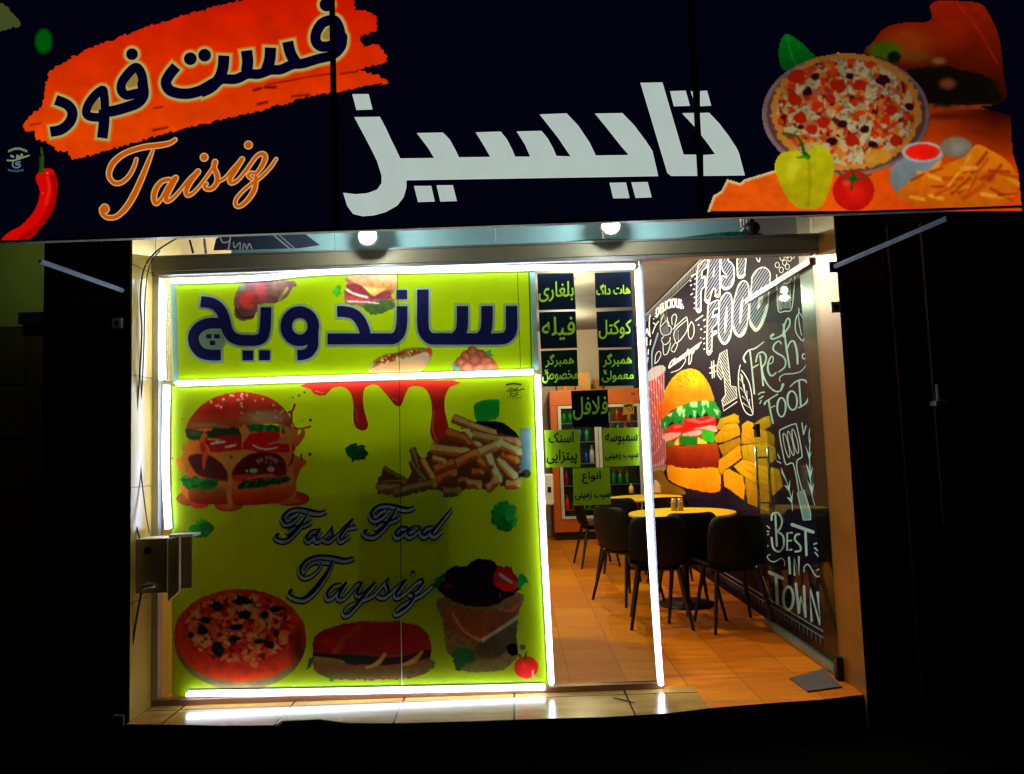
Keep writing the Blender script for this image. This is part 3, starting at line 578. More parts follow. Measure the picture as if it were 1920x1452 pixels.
for P in rects: A.poly(P,(150,190,150)); A.stroke(P,7,(168,196,150),closed=True,smooth=0)
A.poly(Z5([(200,620),(260,560),(410,550),(450,620),(470,720),(420,765),(260,755),(200,700)]),(150,180,130))
for P,w,cl in WS: A.stroke(P,w,(190,214,150),closed=bool(cl),cap='flat',grow=2.4)
for P,w,cl in WS: A.stroke(P,w,navy,closed=bool(cl),cap='flat')
for P in rects+small: A.poly(P,navy)
A.stroke([(745,503),(749,702)],1.3,(60,70,0))
A.build('sandwich_lettering',m_print,ub)
C=Canvas(435,525,560,605,1.3); C.T=Z5
C.poly([(570,200),(640,60),(800,45),(1200,40),(1170,130),(1100,220),(1000,270),(900,280),(810,300),(790,400),(720,450),(650,460),(580,420),(555,350)],(120,70,60),rough=2)
C.ell(700,240,110,110,(200,60,40),clip=True,soft=.3); C.ell(850,170,90,110,(176,70,60),clip=True,soft=.4); C.ell(1020,130,160,110,(128,92,70),clip=True,soft=.4); C.ell(640,380,90,60,(96,60,40),clip=True,soft=.4); C.line([(1040,240),(1120,120)],5,(170,160,80),clip=True,soft=True); C.line([(580,330),(640,430),(750,420)],3,(60,30,20),clip=True); C.ell(640,110,60,60,(100,120,80),clip=True,soft=.6); C.mottle(.25,9,1); C.build('kebab_picture',GP,m_print,ub,.0012)
C=Canvas(620,508,752,595,1.3); C.T=Z6
C.poly([(70,100),(540,90),(545,210),(500,300),(540,340),(510,430),(440,450),(350,480),(280,470),(200,400),(50,360),(30,250),(60,180)],(150,90,70),rough=2)
C.poly([(90,80),(545,80),(545,210),(470,240),(330,215),(140,170)],(206,140,96),clip=True,shade=(186,116,50)); C.poly([(50,190),(150,170),(260,240),(310,300),(460,240),(500,310),(400,330),(200,320),(60,290)],(130,44,54),clip=True); C.poly([(210,195),(440,225),(330,300),(270,260)],(222,170,80),0,clip=True)
C.line([(40,220),(120,270),(260,310)],5,(226,200,160),clip=True); C.line([(60,300),(180,330),(300,340)],7,(190,60,60),clip=True); C.poly([(200,390),(320,370),(400,330),(520,350),(510,430),(440,450),(350,480),(270,470)],(70,96,40),clip=True,rough=2); C.line([(60,350),(240,355),(370,370)],3,(220,226,180),clip=True)
C.poly([(-60,230),(-20,180),(0,250),(-30,300),(-60,280)],(60,150,30),rough=3); C.ell(-50,250,36,46,(70,160,30),rough=.5); C.mottle(.2,7,2); C.build('burger_picture',GP,m_print,ub,.0012)
C=Canvas(692,645,815,702,1.2); C.T=Z6
C.poly([(290,1000),(340,930),(440,880),(560,860),(640,820),(780,810),(870,820),(910,860),(900,910),(870,960),(780,1050),(700,1062),(310,1062)],(196,140,90)); C.poly([(340,930),(440,880),(560,860),(640,820),(780,805),(880,830),(760,880),(600,920),(420,970),(340,1000),(300,1020)],(120,110,30),rough=3,clip=True); C.cells(C.inside([(350,950),(450,890),(640,840),(800,830),(840,850),(700,900),(430,975),(350,990)]),4.5,[(170,60,30),(220,190,90),(120,120,30),(150,40,20)],seed=2)
C.ell(870,860,40,50,(190,70,30)); C.poly([(340,1010),(430,975),(700,900),(840,855),(880,910),(780,1050),(700,1062),(320,1062)],(226,180,130),clip=True,shade=(200,120,50)); C.build('hot_dog_picture',GP,m_print,ub,.0012)
C=Canvas(845,645,938,702,1.2); C.T=Z6
C.ell(1320,1000,220,90,(150,110,90)); C.poly([(1130,1060),(1150,960),(1220,880),(1290,815),(1350,830),(1440,870),(1530,940),(1550,1050)],(150,80,30))
for x,y,r in((1250,900,60),(1310,850,55),(1390,890,60),(1200,960,60),(1340,930,70),(1450,950,65),(1260,1010,60),(1370,1020,60),(1490,1010,55)): C.ell(x,y,r,r,(196,110,64),shade=(140,64,36))
for p in([(1440,860),(1500,830),(1495,880),(1540,890),(1480,900)],[(1110,1020),(1140,950),(1150,1010),(1200,1000),(1160,1050)]): C.poly(p,(40,130,60),0)
C.mottle(.2,6,3); C.build('nugget_picture',GP,m_print,ub,.0012)
# ---- lower banner
lb=thing('vinyl_banner','large olive green vinyl banner with burger, pizza and script lettering, lower one on the glass','banner',(-.9,-.003,.9))
A=Art(GP,0,.0002); A.poly([(322,724),(500,716),(800,707),(1006,699),(1012,850),(1022,1050),(1032,1290),(700,1299),(345,1306),(322,1309)],(176,204,0)); A.build('vinyl_sheet',m_vinyl,lb)
A=Art(GP,.0008); 
T=Z(220,700,2.286)
A.poly(T([(815,42),(1440,30),(1425,60),(1405,100),(1404,160),(1420,230),(1412,280),(1385,302),(1355,292),(1340,250),(1348,180),(1345,120),(1325,72),(1290,56),(1250,62),(1228,110),(1215,140),(1190,138),(1160,100),(1115,52),(1075,55),(1055,80),(1056,150),(1076,220),(1060,246),(1030,240),(1012,210),(1012,150),(1006,100),(985,68),(955,58),(920,65),(890,96),(850,92),(830,70)]),(226,40,10),2)
A.stroke(T([(1358,160),(1352,240),(1368,285)]),3,(236,120,90)); A.stroke(T([(1022,150),(1030,210)]),2,(240,110,60)); A.stroke(T([(850,78),(885,84)]),2,(240,120,70)); A.stroke(T([(1180,110),(1205,120)]),2,(240,110,80)); A.build('ketchup_print',m_print,lb)
k=5.333; T=Z(500,930,k); TD=(14,10,60)
def script(P,w,**q):
    for s_ in P: SC.append(([p for p in s_],w))
SC=[([(590,140),(540,158),(470,150),(380,126),(280,122),(205,155),(165,215),(190,268),(250,258),(310,210),(338,165)],[10,16,22,18,16,20,22,16,10,9,9]),([(215,235),(250,195),(310,165),(345,170)],9),([(420,160),(380,230),(320,310),(250,390),(190,432),(130,428),(95,400),(115,384)],[9,18,28,26,18,13,18,28]),([(215,345),(260,308),(340,290),(420,262),(450,232)],[9,12,14,12,9]),
 ([(520,335),(450,345),(402,405),(420,440),(470,405),(530,335)],[10,16,20,16,10,12]),([(535,328),(500,400),(505,440),(560,415),(615,365),(660,298)],[18,20,16,9,8,8]),([(660,298),(650,345),(662,395),(625,440),(580,430)],[10,16,18,12,12]),([(650,425),(740,345),(800,285),(860,232)],[8,9,14,18]),([(860,235),(780,340),(732,410),(752,440),(830,388)],[18,20,18,10,8]),([(765,312),(840,302),(895,295)],[7,10,8])]
F2=[([(x+880,y-38) for x,y in P],w) for P,w in SC[:4]]
O=[([(1400,312),(1340,312),(1288,370),(1312,402),(1370,370),(1412,322),(1395,305)],[10,16,20,16,10,14,12])]
O+=[([(x+122,y-6) for x,y in O[0][0]],O[0][1]),([(1405,330),(1440,345),(1480,330)],8),([(1525,325),(1560,345)],8),([(1665,300),(1600,312),(1553,360),(1580,392),(1640,350),(1700,290)],[10,16,20,16,9,10]),([(1850,122),(1780,205),(1690,315),(1655,370),(1685,390),(1755,335)],[9,14,22,20,10,8])]
TY=[([(870,610),(780,628),(640,600),(500,600),(400,640),(345,710),(342,770),(385,805),(450,782),(520,720),(550,668)],[8,22,20,20,22,22,16,12,10,9,9]),([(375,745),(410,690),(470,650),(540,640),(620,650)],[9,9,9,12,10]),([(665,640),(620,740),(540,860),(450,965),(370,1022),(280,1010),(228,975),(245,945)],[10,24,38,40,26,14,18,34]),
 ([(740,872),(670,890),(612,960),(612,1012),(655,1005),(720,940),(795,868)],[12,18,24,20,12,12,20]),([(795,868),(742,950),(722,1010),(762,1018),(830,955),(900,872),(952,866)],[22,24,18,10,9,10,16]),([(955,868),(910,950),(915,985),(975,960),(1082,866)],[18,22,16,10,16]),([(1082,866),(980,985),(900,1085),(830,1165),(782,1180),(772,1140),(830,1080),(950,1030),(1060,985),(1140,900),(1220,820)],[20,22,22,16,12,10,9,9,9,8,8]),
 ([(1222,820),(1202,880),(1222,945),(1180,1000),(1125,992)],[12,18,20,14,14]),([(1215,980),(1300,900),(1388,838)],8),([(1390,842),(1330,920),(1292,985),(1322,1000),(1400,948),(1482,868)],[20,24,20,12,9,9]),([(1482,868),(1548,830),(1562,872),(1500,945),(1440,975)],[10,18,20,16,10]),([(1440,975),(1475,990),(1440,1062),(1370,1130),(1302,1170),(1288,1140),(1350,1080),(1460,1022),(1560,970),(1650,888)],[12,20,22,18,12,10,9,9,8,8])]
allS=SC+F2+O+TY
A=Art(GP,.0012)
for P,w in allS: A.stroke(T(P),[v/k for v in (w if hasattr(w,'__len__') else [w,w])],TD,grow=38/k,d=(-1.6,6.2))
A.ell(*T([(1465,775)])[0],6,6,TD)
for P,w in allS: A.stroke(T(P),[v/k for v in (w if hasattr(w,'__len__') else [w,w])],(200,226,240),grow=25/k,d=(-1.1,4.0))
A.ell(*T([(1465,775)])[0],4.6,4.6,(200,226,240))
for P,w in allS: A.stroke(T(P),[v/k*1.12+.5 for v in (w if hasattr(w,'__len__') else [w,w])],TD)
A.ell(*T([(1465,768)])[0],3,3,TD)
A.stroke([(749,706),(751,950),(752,1130)],1.3,(40,50,0)); A.stroke([(752,1160),(754,1285)],1.6,(210,220,160))
A.build('script_lettering',m_print,lb)
# burger
T=Z(310,720,5.807); C=Canvas(322,730,590,962,1.35); C.T=T; C.ws=1/5.807; R=random.Random(2)
C.ell(280,1250,160,80,(170,90,20),shade=(120,50,10)); C.ell(1370,1250,200,82,(214,84,20),shade=(190,40,10)); C.ell(370,1310,100,50,(190,60,20)); C.ell(690,1330,150,62,(206,110,30),shade=(180,60,20))
C.poly([(115,820),(190,770),(190,660),(280,650),(300,560),(420,580),(520,740),(300,960),(200,950),(150,930)],(186,120,20),shade=(170,90,10))
C.poly([(250,600),(240,560),(300,480),(1350,460),(1440,560),(1500,500),(1440,650),(1400,760),(1540,850),(1400,960),(1340,900),(1400,1200),(1380,1300),(240,1250),(270,900)],(206,106,28),rough=1)
C.poly([(240,440),(250,500),(500,480),(820,470),(900,480),(1000,440),(1250,440),(1370,480),(1345,340),(1230,210),(1080,130),(900,95),(740,95),(560,140),(400,230),(290,350)],(198,40,14),shade=(150,60,20))
C.ell(1080,370,330,110,(176,140,80),a=.9,soft=.6,clip=True); C.ell(560,280,300,120,(170,10,0),a=.6,soft=.9,clip=True); C.ell(450,450,260,40,(140,120,40),a=.8,soft=.7,clip=True)
for i in range(90):
    x=R.uniform(330,1300);y=R.uniform(110,400)
    if (x-820)**2/520**2+(y-420)**2/320**2<.95 and R.random()<(1.25-y/330): C.ell(x,y,R.uniform(9,15),R.uniform(12,20),R.choice([(250,206,170),(236,170,120),(214,120,80)]),ang=R.uniform(-.6,.6),clip=True,shade=(226,150,110))
C.poly([(240,490),(420,520),(540,490),(700,470),(800,480),(820,560),(700,600),(450,600),(250,600)],(36,52,14),rough=3); C.ell(330,540,90,50,(50,84,20),soft=.5,rough=.3)
C.poly([(890,460),(1000,450),(1150,440),(1245,460),(1330,480),(1320,540),(1100,520),(960,520),(900,500)],(30,110,24),rough=3); C.cells(C.inside([(890,460),(1150,440),(1330,480),(1320,540),(960,520)],2),5,[(20,90,20),(50,140,30),(14,60,16)],seed=3,a=.7)
C.poly([(450,600),(840,560),(840,720),(520,745),(480,700)],(150,14,14),shade=(200,30,10)); C.poly([(850,600),(960,540),(1240,520),(1230,640),(1380,660),(1380,740),(880,740)],(222,14,10),shade=(196,20,14))
for P in([(500,655),(560,640),(650,632)],[(650,690),(710,680),(770,665)]): C.line(P,[14,30,16],(208,196,160))
C.line([(960,670),(1040,705),(1140,710),(1220,690)],[26,22,18,12],(200,196,160)); C.line([(1120,660),(1240,630),(1370,640)],[16,30,20],(186,120,80)); C.line([(460,600),(560,610),(600,600)],[14,26,8],(222,150,50))
C.poly([(520,760),(830,720),(1000,740),(880,800),(750,900),(700,1050),(640,900),(560,800)],(224,130,40))
C.poly([(250,800),(360,765),(500,790),(620,880),(690,1000),(680,1060),(400,1010),(320,950)],(76,26,24),shade=(96,34,20)); C.poly([(730,960),(800,850),(940,760),(1180,755),(1290,820),(1320,960),(1240,1010),(760,1040)],(90,20,22),shade=(120,26,20)); C.cells(C.inside([(760,930),(840,840),(960,780),(1200,780),(1280,860),(1280,950),(780,1000)],2),5,[(80,16,20),(110,24,26),(70,12,14)],seed=5,a=.7)
for i in range(22): C.ell(R.uniform(980,1220),R.uniform(795,860),R.uniform(8,20),R.uniform(8,20),(170,110,110),rough=.5,a=.8,seed=i)
for x,y,rx,ry,c in((960,945,46,28,(120,180,110)),(1150,930,42,32,(186,140,140)),(890,950,12,18,(150,190,120))): C.ell(x,y,rx,ry,c)
C.poly([(740,1000),(900,985),(1180,980),(1180,1020),(960,1050),(780,1060)],(200,40,30)); C.line([(900,1030),(1040,1005),(1180,1000)],22,(206,110,80),soft=True)
C.line([(430,560),(390,640),(440,720),(420,840),(420,930)],[60,50,60,50,10],(214,80,20)); C.ell(410,690,40,70,(200,30,14),soft=.5)
for P,w in(([(860,470),(870,540),(840,640),(836,710)],[50,90,16,10]),([(1262,460),(1255,560),(1275,580)],[30,26,20]),([(1330,500),(1360,640),(1370,740)],[70,40,20]),([(700,900),(705,1100),(700,1290)],[60,40,60]),([(1370,900),(1380,1040),(1370,1200)],[60,80,120])): C.line(P,w,(226,120,50))
C.poly([(180,1050),(200,1010),(400,1030),(560,1040),(570,1120),(480,1160),(230,1130)],(30,120,30),rough=4,shade=(20,90,20)); C.ell(520,1080,34,36,(24,50,30)); C.cells(C.inside([(190,1030),(420,1040),(560,1060),(540,1130),(240,1130)],2),6,[(40,150,40),(24,110,26),(16,76,20)],seed=7,a=.6)
C.poly([(800,1090),(960,1050),(1240,1020),(1340,1010),(1350,1060),(1100,1110),(850,1160),(810,1150)],(20,70,20),rough=4); C.cells(C.inside([(800,1090),(960,1050),(1240,1020),(1340,1060),(1100,1110),(850,1160)],2),5,[(14,60,16),(40,120,30),(10,40,14)],seed=8,a=.7)
C.poly([(260,1150),(450,1150),(640,1130),(670,1260),(650,1310),(300,1290)],(140,100,40),shade=(160,24,6)); C.poly([(720,1170),(800,1150),(1100,1120),(1380,1090),(1400,1180),(1250,1290),(820,1325),(740,1290)],(212,110,40),shade=(196,26,6))
C.line([(1350,310),(1385,290),(1410,230)],[30,20,30],(150,30,14)); C.line([(1375,300),(1380,420),(1440,490),(1580,465)],[20,18,18,22],(160,30,14)); C.line([(1500,480),(1490,560),(1430,660)],[20,60,50],(210,90,40)); C.line([(1390,760),(1380,840),(1340,900)],[20,26,10],(120,20,14)); C.line([(1480,830),(1485,760)],[14,16],(80,50,20)); C.poly([(1400,870),(1470,830),(1540,860),(1480,920),(1420,1060),(1400,980)],(206,80,30))
for x,y,r in((1385,150,10),(1455,128,14),(1515,95,12),(1580,395,16),(1485,400,8),(1575,765,20),(715,797,14),(80,810,10),(185,385,8)): C.ell(x,y,r,r,(80,40,20))
C.mottle(.08,10,4); C.build('burger_picture',GP,m_print,lb,.0009)
# fries heap in the corner
T=Z(690,700,6.0); C=Canvas(700,745,996,938,1.4); C.T=T
C.poly([(1200,550),(1300,535),(1420,540),(1520,560),(1620,630),(1700,720),(1715,830),(1700,1000),(1660,1060),(1300,900),(1250,600)],(12,8,4))
C.poly([(1715,620),(1830,620),(1830,1100),(1700,1160),(1690,1000),(1720,850)],(96,120,110),smooth=0); C.ell(1780,1130,52,48,(40,52,20)); C.line([(1680,1155),(1740,1140)],8,(20,20,10))
C.poly([(1190,400),(1210,340),(1330,300),(1460,295),(1480,350),(1460,500),(1300,535),(1215,520)],(10,140,30))
Fr=[((165,1070),(420,1200),52,0),((500,840),(590,1180),70,0),((480,1000),(640,1190),60,0),((170,1220),(420,1230),44,1),((620,960),(740,1190),90,2),((100,1300),(360,1290),110,1),((280,1345),(760,1250),110,1),((700,840),(1130,880),120,2),((890,680),(1150,760),120,3),((950,500),(1420,690),100,4),((1100,650),(1300,880),90,5),((1180,690),(1700,780),110,4),((740,1100),(1040,980),110,3),((720,960),(860,1000),80,2),((780,1200),(980,1110),100,3),((1000,1020),(1260,900),120,3),((1250,900),(1500,800),120,5),((1500,790),(1700,880),110,5),((840,1330),(1010,1320),110,1),((1000,1230),(1130,1210),80,1),((1120,1250),(1270,1260),110,2),((1170,1120),(1290,1110),90,3),((1240,990),(1420,1100),110,3),((1350,920),(1480,1200),120,5),((1480,960),(1650,1160),110,5),((1330,1290),(1450,1200),110,2),((1560,1240),(1690,1250),110,2),((1500,900),(1690,980),90,3)]
C.poly([(100,1230),(180,1080),(300,1160),(470,1170),(500,900),(620,960),(700,860),(900,700),(1180,650),(1500,680),(1700,800),(1690,1240),(1560,1290),(1440,1230),(1340,1310),(1240,1290),(1040,1320),(840,1330),(700,1310),(360,1380),(130,1330)],(120,52,10),rough=3,shade=(80,50,12))
pal=[((140,116,40),(90,80,16)),((160,124,50),(100,76,20)),((226,146,70),(160,82,20)),((230,122,44),(166,68,12)),((190,146,74),(130,84,26)),((250,196,110),(196,112,40))]
for (ax_,ay_),(bx,by),w,c in Fr:
    w*=1.0; j=lambda q:q+R.uniform(-12,12); ax_,ay_,bx,by=j(ax_),j(ay_),j(bx),j(by); m_=((ax_+bx)/2+R.uniform(-8,8),(ay_+by)/2+R.uniform(-14,14)); P_=[(ax_,ay_),m_,(bx,by)]; k_=R.uniform(.85,1.15)
    C.line(P_,[(w+12)/6,(w+6)/6,w/6],tuple(v*.7 for v in pal[c][1]),flat=True); C.line([(x,y+w*.2) for x,y in P_],w/6*.5,tuple(v*k_ for v in pal[c][1]),flat=True); C.line([(x,y-w*.16) for x,y in P_],[w/6*.62,w/6*.5,w/6*.6],tuple(min(255,v*k_) for v in pal[c][0]),flat=True)
    C.ell(bx,by,w*.3,w*.42,tuple(min(255,v*1.12*k_) for v in pal[c][0]),rough=.5,seed=int(bx)%7)
for x,y,rx,ry in((1560,900,60,40),(1380,1060,50,40),(960,1240,60,26),(1060,625,26,12)): C.ell(x,y,rx,ry,(150,30,6),soft=.6,a=.8)
C.mottle(.14,12,5); C.build('fries_picture',GP,m_print,lb,.0009)
# pizza
T=Z(310,1090,6.4); C=Canvas(322,1100,578,1300,1.4); C.T=T
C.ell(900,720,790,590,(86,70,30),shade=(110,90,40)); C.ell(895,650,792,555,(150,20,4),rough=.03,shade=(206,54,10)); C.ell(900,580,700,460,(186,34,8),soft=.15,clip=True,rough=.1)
pm=C.inside([(895+660*math.cos(a),560+410*math.sin(a)) for a in np.linspace(0,6.2,24)],2,3)
C.cells(pm,8,[(196,30,6),(214,90,30),(226,130,60),(150,12,8),(110,10,10),(206,60,20),(216,120,60),(180,24,6)],seed=12); C.cells(pm&(fbm(C.X,C.Y,18,2)>.56),5,[(226,150,80),(206,140,100),(214,120,60),(190,50,30)],seed=13)
for x,y,rx,ry in((625,300,60,55),(930,230,110,50),(960,400,70,60),(1330,330,90,40),(490,470,65,36),(450,590,60,60),(860,550,80,36),(830,690,60,36),(630,810,75,80),(1190,400,50,44),(1130,720,80,30),(1250,760,60,44),(300,650,40,34),(1330,620,36,50)): C.ell(x,y,rx,ry,(14,26,14),rough=.6,seed=int(x)%9,clip=True); C.ell(x-10,y-8,rx*.4,ry*.3,(30,50,24),a=.6,soft=.5,clip=True)
for x,y in((1410,630),(850,930),(700,690),(1060,1000),(560,560),(760,180)): C.ell(x,y,60,46,(216,110,50),a=.8,rough=.6,soft=.2,clip=True)
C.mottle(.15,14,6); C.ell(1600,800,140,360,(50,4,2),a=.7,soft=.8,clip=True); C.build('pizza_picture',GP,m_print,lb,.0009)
# submarine sandwich
T=Z(560,1140,7.111); C=Canvas(574,1165,816,1278,1.4); C.T=T
C.poly([(185,560),(200,420),(300,320),(500,240),(800,190),(1100,180),(1500,210),(1700,320),(1760,480),(1760,700),(1740,830),(1600,910),(1300,950),(800,965),(450,950),(280,890),(190,780)],(110,20,4),rough=1.5,shade=(96,60,14))
C.poly([(185,560),(200,420),(300,320),(500,240),(800,190),(1100,180),(1500,210),(1700,320),(1760,500),(1600,600),(800,620),(400,600)],(140,24,4),clip=True,shade=(110,6,4)); C.ell(400,440,140,90,(170,12,4),a=.8,soft=.7,clip=True); C.line([(480,590),(620,400),(800,260)],10,(150,60,14),a=.7,clip=True,soft=True); C.line([(850,590),(1100,420),(1250,260)],10,(120,14,6),a=.7,clip=True,soft=True)
C.poly([(190,600),(500,620),(850,630),(1300,660),(1740,560),(1700,680),(1200,760),(700,740),(200,660)],(34,4,10),clip=True); C.ell(720,690,170,70,(14,26,10),clip=True,rough=.3); C.poly([(200,650),(560,690),(620,760),(420,790),(230,750)],(120,96,20),clip=True,shade=(90,60,14)); C.line([(900,800),(1050,740),(1150,620)],[4,9,6],(140,110,34),clip=True); C.line([(1400,760),(1540,700),(1640,590)],[6,10,6],(130,100,24),clip=True); C.line([(300,880),(700,880),(1200,860),(1650,820)],14,(60,66,14),a=.6,clip=True,soft=True)
C.poly([(100,820),(140,700),(190,650),(190,730)],(40,60,20),rough=2); C.ell(440,950,30,30,(40,90,10),rough=.5); C.ell(1310,950,30,20,(50,90,10),rough=.5); C.ell(1770,760,50,60,(50,76,14),rough=.6)
C.mottle(.15,10,7); C.build('sub_picture',GP,m_print,lb,.0009)
# vegetable wrap
T=Z(790,1030,5.1875); C=Canvas(806,1046,998,1280,1.4); C.T=T
C.poly([(190,470),(950,420),(950,600),(930,820),(940,1000),(880,1110),(760,1180),(420,1190),(330,1080),(240,960),(210,700)],(110,84,40),shade=(86,74,30),rough=1.5)
C.poly([(260,560),(700,600),(900,480),(950,440),(945,650),(600,880),(260,780)],(120,70,40),clip=True,shade=(120,50,20)); C.poly([(560,900),(940,640),(940,860),(760,1040),(560,1030)],(76,70,50),clip=True,shade=(50,40,20)); C.line([(600,880),(760,780),(940,660)],7,(150,140,100),clip=True)
for i in range(26): C.ell(R.uniform(230,600),R.uniform(560,940),R.uniform(12,30),R.uniform(10,26),R.choice([(110,24,10),(140,50,20),(90,40,20)]),a=.7,soft=.4,clip=True)
C.ell(640,1000,160,100,(60,44,14),soft=.6,clip=True); C.line([(300,620),(420,800),(600,900)],5,(170,130,80),a=.6,clip=True,soft=True); C.line([(700,560),(860,600),(930,540)],4,(150,120,80),a=.6,clip=True,soft=True)
C.poly([(150,370),(230,300),(240,220),(330,165),(430,170),(480,115),(560,98),(700,110),(750,170),(850,170),(900,230),(950,330),(930,420),(820,480),(700,550),(560,560),(400,540),(240,460)],(14,4,6),rough=2)
C.poly([(740,180),(850,175),(900,250),(940,350),(900,400),(800,400),(720,350),(690,280)],(150,10,10),rough=2,shade=(190,20,10)); C.line([(770,250),(830,290),(880,325)],[7,7,4],(150,150,120)); C.ell(260,360,80,30,(96,20,8),soft=.5,clip=True); C.ell(600,300,130,90,(44,6,10),soft=.7,clip=True,a=.7); C.line([(760,420),(770,480)],2,(120,90,60))
C.poly([(90,370),(130,310),(200,250),(240,240),(200,330),(140,380)],(10,90,30),rough=2.5); C.poly([(940,270),(980,240),(1020,270),(1048,320),(990,350),(960,400),(935,360)],(14,110,34),rough=2); C.poly([(320,1000),(380,960),(500,990),(520,1080),(440,1110),(380,1180),(330,1150),(310,1070)],(10,76,16),rough=3,shade=(20,60,14))
C.mottle(.2,9,8); C.build('wrap_picture',GP,m_print,lb,.0009)
C=Canvas(945,1200,1014,1276,1.3); C.T=T
C.ell(1020,1150,118,108,(206,30,12),shade=(176,20,8)); C.ell(1000,1130,40,30,(226,80,50),a=.6,soft=.8,clip=True); C.line([(1085,1180),(1082,1245)],3,(220,140,90)); C.line([(1010,1060),(1022,1000)],[6,2],(60,60,14)); C.line([(960,1040),(940,1010)],[5,3],(60,60,14)); C.ell(895,975,66,62,(120,130,100),rough=.2); C.ell(985,955,28,26,(60,70,30)); C.build('tomato_picture',GP,m_print,lb,.0009)
par=[(378,992,22,16,(20,150,40)),(668,848,20,16,(14,100,30)),(946,968,24,28,(14,150,44))]
for i,(x,y,rx,ry,c) in enumerate(par):
    C=Canvas(x-30,y-34,x+30,y+34,1.2)
    for q in range(7):
        a=q*2.4+i; C.ell(x+math.cos(a)*rx*.55,y+math.sin(a)*ry*.55,rx*.5,ry*.5,tuple(v*(.7+.3*((q*37)%5)/4) for v in c),rough=.9,seed=q+i)
    C.line([(x,y),(x+5,y+ry)],2,(30,70,20)); C.build('parsley_picture',GP,m_print,lb,.0009)
A=Art(GP,.0012); e=(20,24,10); T=Z(690,700,6.0)
for i in range(8): x=1560+i*22; y=130-12*math.sin(i/7*math.pi); A.stroke(T([(x-7,y+10),(x,y-12),(x+6,y+10),(x+10,y-6)]),1.1,e)
A.stroke(T([(1555,200),(1650,200),(1760,178)]),1.8,e); A.stroke(T([(1590,185),(1620,175),(1660,185),(1680,165)]),2,e); A.stroke(T([(1610,215),(1605,245),(1640,262),(1685,235)]),1.8,e); A.stroke(T([(1625,225),(1650,235),(1690,210)]),1.2,e)
for i in range(6): x=1570+i*28; y=272+14*math.sin(i/5*math.pi); A.stroke(T([(x,y-8),(x+10,y+8)]),1.1,e)
A.build('maker_emblem',m_print,lb)
# ---- menu stickers
ST=Z(980,480,3.024); gr=(200,245,50); nv=(6,20,36); dk=(6,30,22); li=(136,172,10)
stk=[('dark navy menu sticker at the top left of the narrow pane',[(82,100),(288,97),(302,303),(92,308)],nv,gr,[(fa('بلغاری'),92,262,196,112,.01)]),
 ('dark navy menu sticker at the top right of the narrow pane',[(408,97),(610,90),(622,290),(414,296)],nv,gr,[(fa('هات داگ'),418,222,190,60,.01)]),
 ('dark navy menu sticker second down in the left column',[(92,320),(300,314),(310,522),(102,528)],nv,gr,[(fa('فیله'),110,480,186,130,.01)]),
 ('dark navy menu sticker second down in the right column',[(418,318),(624,308),(634,518),(426,522)],nv,gr,[(fa('کوکتل'),432,472,184,106,.01)]),
 ('dark green two-line menu sticker third down in the left column',[(102,540),(308,532),(316,738),(112,742)],dk,gr,[(fa('همبرگر'),130,632,160,72,.01),(fa('مخصوص'),112,722,200,68,.01),('%',125,672,20,26,.01)]),
 ('dark green two-line menu sticker third down in the right column',[(430,534),(634,528),(640,736),(434,740)],dk,gr,[(fa('همبرگر'),456,632,162,76,.01),(fa('معمولی'),450,718,178,64,.01),('%',458,672,18,24,.01)]),
 ('black menu sticker with one green word, alone in the middle over the fridge',[(274,766),(482,758),(490,970),(284,972)],(6,8,10),gr,[(fa('فلافل'),286,932,196,130,.01)]),
 ('light green menu sticker with two dark words, left one of the lower pair',[(122,988),(322,984),(328,1198),(132,1200)],li,(8,30,20),[(fa('اسنک'),150,1062,138,60,.01),(fa('پیتزایی'),136,1186,172,84,.01)]),
 ('light green menu sticker with two dark lines, right one of the lower pair',[(452,978),(658,972),(662,1188),(462,1196)],li,(8,30,20),[(fa('سمبوسه'),470,1074,180,66,.01),(fa('سیب زمینی'),470,1160,186,44,.01)]),
 ('light green menu sticker lowest of all on the narrow pane',[(284,1206),(494,1198),(500,1410),(290,1416)],li,(8,30,20),[(fa('انواع'),338,1292,104,68,.01),(fa('سیب زمینی'),298,1386,198,48,.01)])]
for lab,q,bgc,fc,tx in stk:
    Q=ST(q); w=GP([(sum(p[0] for p in Q)/4,sum(p[1] for p in Q)/4)])[0]; t=thing('menu_sticker',lab,'sticker',tuple(w),'menu stickers on the narrow glass pane')
    A=Art(GP,0,.0002); A.poly(Q,bgc); A.build('sticker_sheet',m_stk,t)
    for s_,x,y,ww,hh,bo in tx: A=Art(GP,.0006); A.text(s_,ST([(x,y)])[0],(ww/3.024,-.03*ww/3.024),(0,-hh/3.024),fc,bold=bo); A.build('sticker_lettering',m_stk,t)
